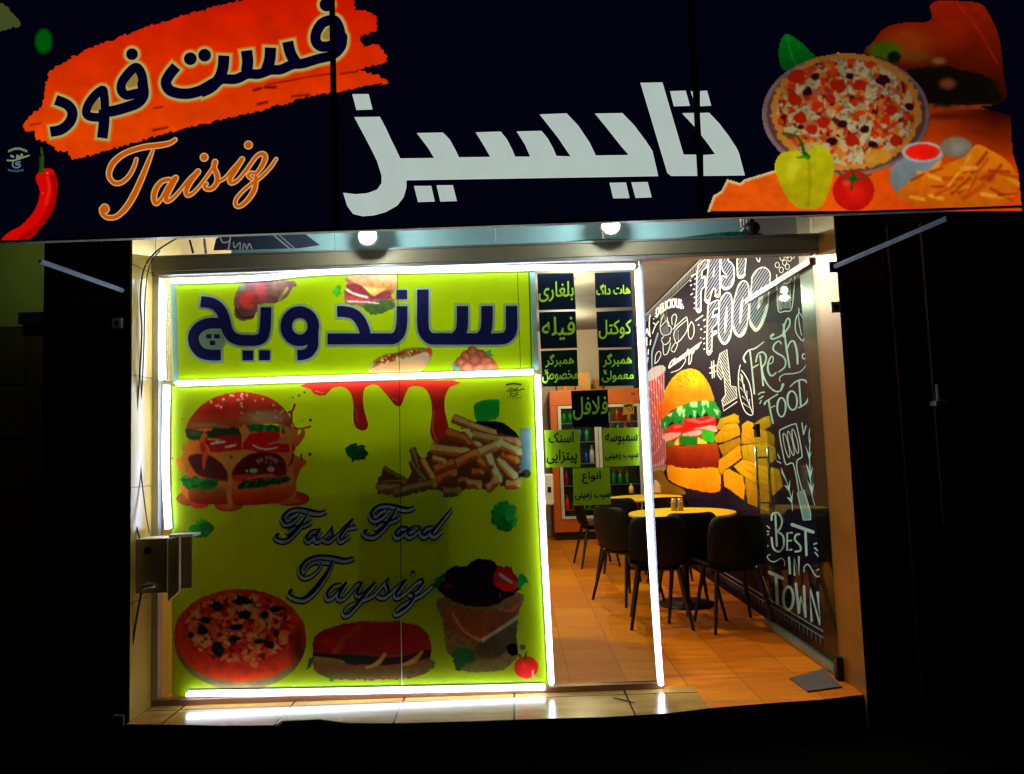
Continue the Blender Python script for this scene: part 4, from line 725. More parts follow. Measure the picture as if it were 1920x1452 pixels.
# ---- LED strips
def led(pts,lab,w=.021):
    P=[un(x,y,1,-.034) for x,y in (cr(pts,4) if len(pts)>2 else pts)]; t=thing('led_strip',lab,'light strip',tuple(P[0]),'white led strips taped along the glass')
    V=[];Fs=[];n=len(P); prof=[(-.5,.0),(-.36,-.009),(0,-.012),(.36,-.009),(.5,.0)]
    for i in range(n):
        d=P[min(i+1,n-1)]-P[max(i-1,0)]; d/=np.linalg.norm(d); s_=np.array((-d[2],0,d[0]))
        for a,y in prof: V.append(P[i]+s_*a*w+np.array((0,y,0)))
    m=len(prof)
    for i in range(n-1):
        for j in range(m-1): Fs.append((i*m+j,i*m+j+1,(i+1)*m+j+1,(i+1)*m+j))
    Fs+=[tuple(range(m)),tuple((n-1)*m+j for j in range(m))[::-1]]
    mesh('glowing_tube',V,Fs,m_led,t,smooth=False)
    V2=[]; 
    for i in range(n):
        d=P[min(i+1,n-1)]-P[max(i-1,0)]; d/=np.linalg.norm(d); s_=np.array((-d[2],0,d[0])); V2+=[P[i]+s_*.018+np.array((0,.020,0)),P[i]-s_*.018+np.array((0,.020,0)),P[i]-s_*.018+np.array((0,.026,0)),P[i]+s_*.018+np.array((0,.026,0))]
    F2_=[(i*4+j,i*4+(j+1)%4,(i+1)*4+(j+1)%4,(i+1)*4+j) for i in range(n-1) for j in range(4)]
    mesh('backing_tape',V2,F2_,m_white,t)
led([(318,526),(420,523),(500,519),(560,512),(650,507),(800,505),(1000,501),(1190,499)],'white led strip running along the top of the glass, slightly wavy')
led([(305,534),(302,600),(301,650),(303,712)],'short white led strip down the left side of the upper banner',.02)
led([(330,719),(500,713),(800,704),(1000,697)],'white led strip between the upper and lower banner')
led([(311,722),(309,800),(309,900),(314,992)],'white led strip down the left edge of the lower banner',.028)
led([(1008,703),(1013,850),(1019,1000),(1027,1150),(1034,1284)],'white led strip between the lower banner and the narrow pane')
led([(350,1303),(600,1299),(850,1294),(1022,1290)],'white led strip along the bottom of the lower banner')
led([(1196,506),(1203,650),(1212,850),(1222,1030),(1232,1180),(1240,1285)],'white led strip down the open edge of the narrow pane, beside the doorway',.026)
# ---- junction box, cables
jb=thing('junction_box','open grey junction box with a hanging lid on the left reveal','electrical box',(-1.95,-.16,.62))
m_bx=m_box
MB().box(XL,-1.875,-.21,-.07,.66,.955,.004).build('box_body',m_bx,jb)
q=MB().lathe([(.001,0),(.019,0),(.019,.003),(.001,.003)],(-1.985,-.2135,.89),ax='y').build('knockout',m_dark,jb)
a=np.array((-1.868,-.225,.95)); V=[];d1=np.array((.10,-.09,.0))
for o_ in((0,0,0),(.008,.008,0)):
    for u,v in((0,0),(1,0),(1,1),(0,1)): V.append(a+d1*u+np.array((.0,.0,-.335+.05*u))*v+np.array(o_)+np.array((.0,0,.02*u)))
mesh('hanging_lid',V,[(0,1,2,3),(4,7,6,5),(0,4,5,1),(1,5,6,2),(2,6,7,3),(3,7,4,0)],m_bx,jb)
MB().box(-1.875,-1.74,-.2,-.1,.957,.972,.003).build('top_flap',m_white,jb)
MB().box(-1.86,-1.80,-.085,-.07,.66,.95,.003).build('side_plate',mat('brown_plate',(96,60,34),.5),jb)
pl=thing('power_plug','cream plug with its cable hanging out of the junction box','plug',tuple(un(270,1098,1,-.235)))
w=un(290,1098,1,-.23); MB().tube([w,w+np.array((-.03,-.005,.004)),w+np.array((-.055,-.01,-.005)),w+np.array((-.068,-.012,-.04))],[.012,.017,.016,.009],10).build('plug_body',m_white,pl,True)
pts=[w+np.array((-.068,-.012,-.04))]+[un(x,y,1,-.235) for x,y in((256,1160),(250,1200),(243,1240),(240,1290))]
MB().tube(cr(pts,5),.006,8).build('plug_cable',m_cable,pl,True)
cb=MB().tube(cr([un(x,y,1,-.2) for x,y in((352,436),(318,455),(290,475),(270,505),(263,560),(266,620),(262,700),(256,780),(248,840),(244,900),(250,960),(262,1010))],6),.0045,6).build('hanging_cable',m_cable,None,True); tag(cb,'dark thin cable drooping down the left reveal to the junction box','cable')
cb=MB().tube(cr([un(x,y,1,-.16) for x,y in((300,470),(280,500),(272,560),(270,640),(266,730),(259,800),(264,880),(272,950),(280,1000))],6),.0035,6).build('hanging_cable',m_cable,None,True); tag(cb,'second dark cable hanging just behind the first on the left reveal','cable')
# ================================================================ interior
XM=1.955
mw=thing('mural_wall','dark chalkboard mural wall with white hand lettering and a painted burger','wall',(XM+.05,3.6,0))
MB().box(XM,XM+.1,.065,7.39,0,3.195).build('wall_body',mat('mural_board',(15,8,40),.6,var=.35,scale=2.5,spec=.08),mw)
MP=Plane(0,XM-.001); MP.gain=1.2; PA=(228,242,252); TE=(200,236,240); GT=(205,226,236)
A=Art(MP,.0006)
T=Z(1290,470,6.6); s=1/6.6
F_=[(118,235),(150,165),(240,103),(242,195),(180,250),(175,345),(212,315),(210,440),(165,500),(160,745),(112,748),(105,600)]
A_=[(285,40),(240,330),(215,600),(258,645),(300,500),(340,470),(345,565),(388,570),(398,480),(388,40)]
S_=[(415,40),(412,170),(440,260),(478,305),(470,335),(432,312),(414,370),(420,450),(462,485),(530,455),(568,370),(575,230),(545,160),(500,120),(500,40)]
T_=[(620,40),(618,310),(660,338),(700,300),(716,40)]
G1=[(250,705),(275,660),(380,615),(378,705),(322,742),(312,830),(375,800),(360,900),(305,960),(300,1010),(352,990),(345,1035),(302,1060),(292,1255),(240,1270),(240,1000)]
O1=[(390,680),(420,580),(490,520),(540,570),(546,750),(540,1000),(505,1120),(450,1160),(400,1110),(380,1000),(385,820)]; O1i=[(480,670),(452,850),(455,1030),(470,1000),(492,820),(488,700)]
O2=[(600,520),(640,410),(700,375),(750,430),(757,600),(745,850),(705,1020),(635,1070),(575,1000),(555,900),(562,680)]; O2i=[(680,570),(645,700),(640,920),(665,850),(688,620)]
D_=[(800,320),(860,240),(945,208),(1020,280),(1010,430),(1000,600),(980,750),(925,910),(850,1000),(800,960),(768,890),(772,600),(790,420)]; D_i=[(905,450),(880,560),(858,745),(930,640),(935,470)]
for P in(F_,A_,S_,T_,G1,O1,O2,D_): A.poly(T(P),(18,20,52)); A.hatch(T(P),-1.0,4.4,1.7,(150,168,206),.8)
for P in(O1i,O2i,D_i): A.poly(T(P),PA)
A.poly(T([(330,190),(300,330),(325,320)]),PA)
for P in(F_,A_,S_,T_,G1,O1,O2,D_): A.stroke(T(P),2.3,PA,closed=True,smooth=3)
for P in([(112,735),(160,735)],[(215,610),(262,630)],[(345,560),(388,560)],[(418,440),(462,470),(530,445),(565,370)],[(620,305),(660,325),(702,300)],[(240,1255),(292,1245)],[(385,1060),(430,1140),(480,1140),(525,1050)],[(562,940),(600,1035),(660,1050),(720,960)],[(772,880),(845,975),(920,870),(985,680)],[(310,820),(372,795)],[(302,1050),(350,1020)]): A.stroke(T(P),4.6,PA)
for x,y,l in((60,310,22),(95,290,14),(35,375,6),(92,350,6),(40,430,12),(85,415,6),(75,480,8),(50,540,20),(85,580,8),(85,650,8),(82,715,3),(150,830,70),(110,860,22),(205,860,20),(135,920,6),(210,940,10),(165,975,10),(210,1010,8),(160,1080,4),(200,1090,14),(205,1150,8),(205,1220,8)): A.stroke(T([(x-l*.5,y+l*.35),(x+l*.5,y-l*.35)]),2.3,PA,smooth=0)
A.poly(T([(830,50),(858,110),(885,142),(895,90),(880,50)]),(44,50,80)); A.stroke(T([(830,50),(858,110),(885,142),(895,90),(880,50)]),1.8,PA)
A.stroke(T([(1103,300),(1108,500),(1122,748),(1200,750),(1282,735),(1310,560),(1335,225)]),2,PA,smooth=3); A.hatch(T([(1110,520),(1122,735),(1170,735),(1160,520)]),-1.0,2.4,1,PA)
for i in range(7): x=1180+i*16; A.stroke(T([(x-4,420),(x,715)]),.8,GT)
for x,y in((1110,180),(1170,90),(1200,150),(1260,100),(1300,65),(1160,240),(1235,200),(1235,60)): A.stroke(T([(x+26*math.cos(a),y+34*math.sin(a)) for a in np.linspace(0,5.6,8)]),1.4,PA,closed=True,smooth=2)
A.stroke(T([(1135,330),(1190,400),(1260,390),(1310,280)]),1.6,GT)
L1=[(1375,715),(1378,765),(1340,850),(1335,980),(1370,1060),(1432,1118),(1448,1000),(1435,850),(1378,765)]; A.stroke(T(L1),2,PA,smooth=4); A.stroke(T([(1370,790),(1385,920),(1412,1048)]),1.6,PA)
A.stroke(T([(1185,1060),(1188,990),(1215,880),(1250,838),(1268,880),(1250,950),(1170,1045),(1090,1085),(1040,1092),(1032,1060),(1060,1040)]),[4,3,3,3,3,3,3,3,3,4,5],TE)
# second region: number one, fresh food
T=Z(1310,600,7.258)
for P in([(180,570),(192,790)],[(208,560),(218,780)],[(155,655),(240,620)],[(155,725),(240,700)]): A.stroke(T(P),2.2,PA)
N1=[(295,462),(388,402),(415,640),(440,900),(512,912),(528,1060),(340,1175),(322,1095),(372,1018),(350,760),(310,815),(260,745),(256,640)]
A.hatch(T(N1),-2.15,3.7,1.3,PA,.6); A.stroke(T(N1),1.6,PA,closed=True,smooth=0); A.stroke(T([(322,1095),(345,1240),(528,1115)]),1.8,PA,smooth=0); A.stroke(T([(300,560),(330,700),(370,820)]),1.2,PA)
A.stroke(T([(572,615),(548,750),(552,950),(590,1130),(650,1262),(742,1290),(735,1100),(722,980),(690,850),(630,740),(590,690)]),1.8,PA,smooth=3)
A.stroke(T([(580,740),(640,1000),(735,1260)]),1.6,PA)
for P in([(560,800),(610,870),(600,760)],[(575,920),(640,1010),(625,880)],[(600,1040),(670,1110),(660,970)],[(605,1130),(700,1200),(695,1080)]): A.stroke(T(P),1.3,PA,smooth=0)
W=3.1
for P,w in(([(640,575),(618,510),(680,420),(780,385),(892,300)],[3.6,3,2.6,2.6,2]),([(705,430),(730,640),(765,1005)],[3,3,3.4]),([(740,655),(820,608)],[2.6,2]),([(842,490),(860,640),(885,892)],[3,3.4,3.4]),([(785,570),(812,470),(880,440),(925,500),(910,590),(872,655),(895,780),(960,900),(1050,972),(1120,962),(1155,880)],[2.6,2.6,3,3.4,3.2,2.8,3,3,2.8,2.8,5]),
 ([(960,605),(1010,580),(1022,520),(1000,497),(962,560),(948,660),(972,740),(1010,760),(1062,718)],[2,2,2.4,2.4,3.2,4,3.6,3,2.4]),([(1132,325),(1100,290),(1042,330),(1022,400),(1070,450),(1155,500),(1192,570),(1172,650),(1098,708)],[2.6,2.6,3,3.2,3.2,3.2,3.2,3,2.4]),([(1160,60),(1178,200),(1205,400),(1245,645)],[2.6,3.4,4,3]),([(1215,385),(1250,308),(1300,290),(1332,370),(1350,480),(1355,598)],[2.6,3,3.6,4,4,3.4]),
 ([(1112,830),(1112,785),(1170,742),(1300,730),(1400,700),(1460,630),(1480,570)],[2.4,2,2,2,1.8,1.6,1.4]),([(905,1145),(925,1112),(1000,1062),(1082,1012)],[4,2.6,2.4,2]),([(960,1100),(985,1250),(1018,1405)],[3.4,3.4,3.2]),([(970,1205),(1045,1170)],2),([(1250,912),(1330,842),(1430,815),(1500,880),(1515,1000),(1470,1130),(1362,1200)],[1.8,2.4,3,3.4,3.4,3,2]),([(1375,840),(1400,1182)],[3,3.2]),
 ([(820,1015),(860,990),(902,985)],2.2),([(830,1075),(885,1040)],2),([(840,1140),(860,1095)],1.8)): A.stroke(T(P),w,TE)
for cx,cy,rx,ry,a in((1135,1190,58,128,.0),(1282,1098,66,128,-.06)): A.stroke(T([(cx+rx*math.cos(t)-ry*math.sin(t)*math.sin(a),cy+ry*math.sin(t)) for t in np.linspace(0,6.283,14,endpoint=False)]),[3.6,2.6,3.2,3.8,2.8,3.6],TE,closed=True)
A.stroke(T([(1445+26*math.cos(t),497+34*math.sin(t)) for t in np.linspace(0,6.283,10,endpoint=False)]),2.2,PA,closed=True)
# third region: spatula and sprigs
T=Z(1430,780,6.6)
A.stroke(T([(455,930),(410,680),(372,580),(295,600),(250,420),(215,210),(250,162),(400,100),(430,130),(470,320),(495,470),(488,515),(432,560),(440,700),(495,912)]),2.1,TE,smooth=3)
for cx,cy in((302,365),(356,340),(412,315)): A.stroke(T([(cx+26*math.cos(t)+.22*150*math.sin(t),cy+150*math.sin(t)) for t in np.linspace(0,6.283,12,endpoint=False)]),1.4,PA,closed=True)
H_=[(438,950),(520,918),(602,1200),(602,1285),(515,1292)]; A.hatch(T(H_),-1.1,3.2,1.5,TE,.5); A.stroke(T(H_),2,TE,closed=True,smooth=0)
A.stroke(T([(612,150),(590,400),(590,560),(600,780),(620,980),(662,1130)]),[1,1.6,1.6,1.6,1.4,1],TE); A.stroke(T([(612,105),(585,200),(590,330),(626,200),(612,105)]),1.6,TE)
for P in([(532,350),(585,545),(632,392),(600,470),(582,470)],[(543,580),(595,800),(645,575),(605,690),(592,690)],[(555,780),(620,985),(655,760),(622,880),(605,880)],[(235,640),(240,700),(292,800),(262,700)],[(275,860),(342,945),(350,785),(325,870)],[(305,1005),(372,1085),(387,912),(360,1020)]): A.poly(T(P),TE)
A.stroke(T([(240,650),(300,800),(345,950),(370,1060),(378,1175)]),1.3,TE)
for P in([(495,90),(515,230)],[(547,120),(515,230)],[(195,475),(220,530)],[(185,560),(232,585)]): A.stroke(T(P),2,TE)
# fourth region: best in town
T=Z(1400,950,4.273)
for P,w in(([(235,70),(242,200),(248,315)],3.8),([(205,108),(212,62),(255,52),(288,105),(278,165),(252,200)],3.6),([(252,200),(298,240),(300,320),(262,362),(218,330),(205,250)],3.6),([(368,210),(330,213),(330,352),(365,345)],3.4),([(333,278),(365,272)],3),([(428,222),(400,228),(393,268),(432,312),(437,352),(395,362)],3.4),([(370,145),(538,205)],6),([(477,200),(485,388)],4.4),([(345,410),(352,535)],4.4),([(390,548),(385,415),(425,548),(424,405)],3.8),([(188,528),(293,575)],6.4),([(240,560),(252,775)],5.8),
 ([(400,620),(425,860),(437,720),(478,890),(465,640)],5),([(527,915),(515,660),(594,948),(575,690)],5),([(192,385),(170,402),(190,432),(230,442),(282,415),(310,440),(308,475)],1.8),([(465,525),(470,482),(502,467),(560,555),(595,550),(592,500),(570,512)],2),([(170,155),(190,175)],2),([(165,200),(183,200)],2),([(163,230),(182,222)],2),([(545,302),(575,292)],2.4),([(550,330),(578,356)],2.4),([(555,368),(587,407)],2.4),([(50,205),(180,315),(75,415),(50,205)],1.4),([(50,200),(85,490)],1.2),([(84,300),(95,285),(95,355)],1.8),([(85,355),(105,352)],1.6),([(135,560),(165,640),(212,775)],1)): A.stroke(T(P),w,GT,smooth=0 if P[0] in((50,205),(390,548),(400,620),(527,915),(368,210)) else 6)
A.stroke(T([(340+40*math.cos(t),735+92*math.sin(t)) for t in np.linspace(0,6.283,12,endpoint=False)]),5,GT,closed=True); A.ell(*T([(117,315)])[0],2.4,2.6,GT)
for P in([(665,1095),(690,1115)],[(672,1070),(685,1090),(682,1050)],[(710,1105),(705,1125),(716,1150),(700,1170),(672,1160)]): A.stroke(T(P),1.6,(110,100,80))
# left part of the wall
T=Z(1200,480,6.6); A.text('DELICIOUS',T([(205,770)])[0],(48,-17),(0,-17),PA,bold=.02,arc=.55); 
A.text('Cheeseburger',T([(335,1440)])[0],(60,-42),(2,-21),PA,bold=.02,shear=6)
A.stroke(T([(390,1445),(500,1400),(570,1300),(560,1270)]),1.4,PA); A.stroke(T([(620,1190),(610,1340),(640,1300),(650,1180)]),1.6,PA)
for P in([(300,730),(270,800),(255,900),(290,980),(380,960),(390,880),(350,860),(345,760)],[(260,880),(340,800),(370,870)],[(300,1000),(270,1040),(310,1100),(370,1060),(380,1010)],[(290,1100),(300,1220),(350,1200),(385,1080)],[(405,850),(400,760),(440,720),(460,760),(440,850),(430,900)],[(410,910),(560,770),(590,780),(590,920),(480,1070),(440,1050),(435,930),(590,790)],[(480,930),(480,1060)],[(395,1150),(440,1080),(470,1100),(430,1190),(390,1165)],[(640,815),(605,900),(610,1000),(640,1030),(675,960),(672,860),(645,815)],[(190,1330),(200,1230),(240,1180),(265,1220),(230,1300),(190,1335)]): A.stroke(T(P),1.5,GT,smooth=3)
A.poly(T([(265,900),(345,830),(375,950),(290,980)]),(70,84,110)); A.poly(T([(440,940),(485,935),(480,1060),(445,1045)]),(60,60,90))
A.stroke(T([(228,960),(190,1080),(155,1200),(155,1380)]),[3,3,3,2.4],(120,160,200)); 
for P in([(130,730),(120,850),(130,1000)],[(60,900),(80,960),(95,900),(110,980)],[(235,810),(190,880),(160,960)],[(200,850),(170,830)],[(90,1010),(90,1110)],[(140,1040),(130,1100)],[(110,1160),(105,1220)],[(105,1260),(95,1320)]): A.stroke(T(P),2,GT)
for i,(x,y) in enumerate(((190,750),(175,780),(525,620),(545,630),(540,650),(530,600))): A.ell(*T([(x,y)])[0],1.1,1.3,PA)
A.build('chalk_lettering',m_mur,mw)
# border of the mural: in wall coordinates
BP=lambda P,off=0: np.array([(XM-.001-off,p[0],p[1]) for p in P])
BP.ax=0
A=Art(MP,.0007)
class WP:
    ax=0
    def __call__(s,P,off=0): P=np.asarray(P); return np.stack([np.full(len(P),XM-.001-off),P[:,0],P[:,1]],1)
A.pl=WP(); bc=(150,158,160)
for y,w in((.34,.012),(.285,.008)): A.stroke([(y,.12),(y,3.1)],w,bc,smooth=0)
for z,w in((.165,.012),(.125,.008)): A.stroke([(.3,z),(6.9,z)],w,bc,smooth=0)
for z,w in((3.08,.01),(3.17,.02)): A.stroke([(.14,z),(7.0,z)],w,bc,smooth=0)
for i in range(60): A.stroke([(.28,.1+i*.05),(.235,.1+i*.05)],.006,bc,smooth=0,cap='flat')
for i in range(96): A.stroke([(.3+i*.07,.12),(.3+i*.07,.075)],.008,bc,smooth=0,cap='flat'); A.stroke([(.2+i*.07,3.16),(.2+i*.07,3.10)],.02,bc,smooth=0,cap='flat')
A.stroke([(4.9,3.06),(5.0,2.93),(4.82,2.98),(4.7,2.86),(4.6,3.06)],.02,bc); A.build('chalk_border',m_mur,mw)
# painted burger, fries and cup
T=Z(1200,680,5.586); C=Canvas(1208,684,1500,975,1.25); C.T=T; R=random.Random(4)
C.poly([(70,200),(250,115),(262,600),(272,1100),(130,1110),(90,600)],(150,60,70),0)
for i in range(14):
    f=i/13; C.line([(75+f*175,190-f*70),(133+f*137,1100)],1.5 if i%2 else 2.2,((196,176,180) if i%2 else (136,30,46)),smooth=0)
C.poly([(60,140),(120,60),(240,28),(262,100),(70,210)],(156,154,164),2); C.poly([(130,1105),(272,1095),(262,1135),(140,1150)],(140,134,120),0)
C.poly([(150,1150),(240,1140),(300,1250),(450,1330),(455,1385),(150,1385)],(120,92,14))
C.poly([(228,575),(225,490),(250,340),(290,240),(360,140),(450,82),(550,66),(640,110),(720,220),(762,330),(770,405),(640,400),(520,425),(400,470),(310,520),(250,600)],(214,166,0),shade=(190,90,8)); C.ell(250,500,130,160,(196,80,14),a=.8,soft=.8,clip=True); C.ell(560,190,150,100,(226,184,10),a=.7,soft=.8,clip=True)
for i in range(46): C.ell(R.gauss(460,70),R.gauss(180,55),5,6,(110,84,0),clip=True)
C.poly([(240,720),(260,690),(430,640),(790,560),(800,650),(780,820),(420,870),(275,860)],(120,60,30),0)
C.poly([(265,720),(340,650),(430,640),(445,720)],(206,20,14)); C.poly([(440,725),(450,590),(600,580),(780,560),(785,650),(650,680),(520,712)],(216,6,10)); C.poly([(470,600),(560,590),(650,610),(770,575),(770,610),(640,640),(560,630)],(214,90,90),a=.8); C.poly([(350,670),(420,655),(430,680),(370,690)],(220,90,80))
for P in([(260,745),(425,735),(400,775),(268,830)],[(442,750),(560,715),(645,708),(650,745),(585,770),(470,778)],[(560,690),(650,675),(760,655),(812,690),(800,730),(690,700)]): C.poly(P,(206,150,152),2)
C.poly([(415,778),(600,778),(602,850),(520,870),(430,852)],(8,120,18),2,rough=1,shade=(6,100,14)); C.poly([(648,710),(770,725),(776,835),(710,832),(655,800)],(30,160,20),2,rough=1); C.poly([(272,830),(352,826),(352,872),(282,872)],(70,120,20),0,rough=1)
for P in([(358,842),(405,785),(412,850),(385,912)],[(608,780),(680,820),(716,850),(716,912),(660,850),(600,852)]): C.poly(P,(214,180,70),0)
C.poly([(272,885),(300,868),(450,872),(600,862),(780,842),(815,880),(835,980),(820,1065),(780,1110),(600,1100),(290,1082),(272,1000)],(150,60,6),2,shade=(104,12,2)); C.mottle(.08,16,2)
C.poly([(228,600),(300,540),(400,470),(550,408),(780,400),(850,520),(835,600),(790,560),(745,575),(700,530),(672,565),(650,585),(610,530),(580,610),(540,545),(500,580),(470,560),(445,690),(420,610),(370,660),(335,620),(300,660),(262,715),(235,690)],(14,130,44),0,rough=1.5,shade=(10,110,36))
for P in([(525,412),(605,408),(600,468),(525,465)],[(640,405),(720,405),(722,490),(690,440),(650,450)],[(380,475),(452,445),(450,510),(420,570),(390,520)],[(290,550),(340,515),(330,570),(280,560)],[(660,440),(680,520),(650,570)],[(440,500),(480,480),(460,600)],[(555,500),(575,590),(590,510)],[(250,640),(270,620),(262,700)],[(770,480),(810,560),(830,500)]): C.poly(P,(140,206,150),0,rough=1)
C.poly([(290,1075),(380,1095),(450,1100),(600,1112),(820,1106),(845,1300),(825,1350),(740,1366),(550,1330),(420,1290),(300,1222)],(210,146,4),2,rough=.8,shade=(200,120,4))
FP=[([(840,590),(990,535),(1035,560),(1045,640),(900,640),(880,720),(800,690)],0),([(1190,640),(1300,570),(1360,555),(1378,660),(1300,712)],0),([(885,650),(1000,620),(1040,660),(1055,760),(900,830),(790,840),(780,780)],1),([(1070,650),(1130,605),(1410,760),(1412,862),(1180,850),(1060,860)],1),([(820,870),(1050,780),(1055,850),(870,980)],2),([(1060,870),(1320,830),(1415,880),(1432,1010),(1330,1088),(1080,1010)],0),([(830,1020),(1050,850),(1068,1000),(900,1120),(850,1180),(820,1100)],3),([(980,1090),(1080,1010),(1460,1120),(1500,1300),(1400,1392),(1360,1385),(1080,1190)],1),([(870,1140),(930,1110),(1080,1190),(1105,1300),(1090,1445),(880,1290)],3),([(1100,1210),(1200,1250),(1362,1290),(1350,1560),(1130,1480)],2)]
fp=[((176,150,4),(150,116,0)),((196,150,4),(156,118,0)),((160,120,2),(120,90,0)),((206,140,4),(196,120,6))]
for P,c in FP: C.poly(P,fp[c][0],0,rough=.8,shade=fp[c][1])
for P,c in FP: C.line(P+[P[0]],1.3,(112,84,0),a=.7,clip=True,smooth=0,soft=True)
for P in([(880,720),(1040,690)],[(1080,760),(1200,850)],[(1120,870),(1140,980)],[(1200,860),(1230,980)],[(880,1060),(1060,960)],[(1120,1060),(1400,1180)],[(1100,1120),(1380,1260)],[(1200,1260),(1210,1440)],[(1270,1290),(1270,1440)],[(830,900),(960,830)],[(1240,930),(1400,900)]): C.line(P,1.1,(120,92,0),a=.8,clip=True,smooth=0,soft=True)
C.mottle(.06,12,5); C.build('painted_burger_and_fries',MP,m_mur,mw,.0012)
# ---- glass door standing open against the mural
gd=thing('glass_door','frameless glass door standing open along the mural wall','door',(XR-.03,.05,0)); DX=1.87
MB().box(DX-.005,DX+.005,.045,1.30,.066,2.44).build('door_pane',m_door,gd)
MB().box(DX-.016,DX+.016,.045,1.30,.012,.066,.003).build('bottom_rail',mat('door_rail',(120,146,136),.3,metal=.5,var=.15),gd)
MB().box(DX-.016,DX+.016,.045,1.30,2.42,2.462,.003).build('top_rail',mat('top_rail_metal',(170,178,182),.25,metal=.3),gd)
lk=un(1385,800,0,DX-.01); 
hd=MB()
for sx in(-1,1):
    x=DX+sx*.045; P=[un(1402,905,0,DX),un(1428,985,0,DX)]
    hd.tube([(x,1.17,.99-.14),(x,1.17,1.33)],.011,10); 
    for z in(.92,1.25): hd.tube([(x,1.17,z),(DX,1.17,z)],.008,8)
hd.build('pull_handle',m_steel,gd,True)
MB().box(DX-.014,DX+.014,1.22,1.29,1.40,1.50,.004).lathe([(.001,-.0),(.014,-.0),(.014,.01),(.001,.012)],(DX-.016,1.25,1.47),ax='y').build('lock',m_dark,gd)
MB().box(DX-.03,DX+.03,.0,.044,0,.13,.004).build('floor_hinge',m_dark,gd)
dm=thing('doormat','small worn grey doormat just inside the threshold','mat',(1.55,.16,0))
q=[un(x,y,2,.006) for x,y in((1480,1272),(1545,1255),(1578,1288),(1514,1297))]; V=[(p[0],p[1],.001) for p in q]+[(p[0],p[1],.009) for p in q]
mesh('mat_pad',V,[(3,2,1,0),(4,5,6,7),(0,1,5,4),(1,2,6,5),(2,3,7,6),(3,0,4,7)],m_mat,dm)
st=MB().tube([un(1150,1308,2,.006),un(1175,1314,2,.006),un(1192,1318,2,.005)],[.003,.004,.002],6).build('drinking_straw',m_red,None); tag(st,'thin dark red straw lying on the tiled step','litter')
# ---- tables
def table(cx,cy,r,lab):
    t=thing('round_table',lab,'table',(cx,cy,0),'round yellow tables along the mural wall')
    MB().lathe([(.001,.752),(r-.02,.752),(r,.758),(r+.001,.774),(r-.006,.78),(.001,.78)],(cx,cy,0),n=48).build('tabletop',m_table,t,False)
    MB().lathe([(.001,0),(.24,0),(.24,.012),(.05,.01),(.035,.05),(.035,.74),(.12,.751),(.001,.751)],(cx,cy,0),n=24).build('pedestal',m_dark,t,True)
table(1.475,2.17,.455,'round yellow table nearest the entrance with two shakers on it'); table(1.50,4.13,.41,'round yellow table farther back with a napkin holder on it')
for i,(px,lab) in enumerate(((1264,'chrome capped glass shaker on the front yellow table, left of the pair'),(1276,'chrome capped glass shaker on the front yellow table, right of the pair'))):
    w=un(px,958,2,.78); t=thing('salt_shaker',lab,'shaker',(w[0],w[1],.781)); MB().lathe([(.001,0),(.026,0),(.026,.07),(.022,.078),(.001,.078)],(w[0],w[1],.781),16).build('glass_body',mat('shaker_glass',(150,120,50),.1,spec=.8),t,True); MB().lathe([(.023,.078),(.025,.08),(.024,.1),(.018,.108),(.001,.11)],(w[0],w[1],.781),16).build('cap',m_steel,t,True)
w=un(1232,924,2,.78); t=thing('napkin_holder','small yellow napkin holder on the back table','holder',(w[0],w[1],.781))
MB().box(w[0]-.04,w[0]+.04,w[1]-.03,w[1]+.03,.781,.80,.004).box(w[0]-.04,w[0]-.03,w[1]-.03,w[1]+.03,.80,.88,.003).box(w[0]+.03,w[0]+.04,w[1]-.03,w[1]+.03,.80,.88,.003).build('holder_frame',m_table,t); MB().box(w[0]-.026,w[0]+.0,w[1]-.02,w[1]+.02,.80,.93).box(w[0]+.002,w[0]+.024,w[1]-.02,w[1]+.02,.80,.91).build('napkins',m_white,t)
w=un(1184,925,2,.78); t=thing('sauce_bottle','small yellow squeeze bottle on the back table','bottle',(w[0],w[1],.781)); MB().lathe([(.001,0),(.028,0),(.028,.07),(.014,.09)],(w[0],w[1],.781),14).build('bottle_body',m_table,t,True); MB().lathe([(.012,.09),(.004,.12),(.001,.121)],(w[0],w[1],.781),14).build('nozzle',m_white,t,True)
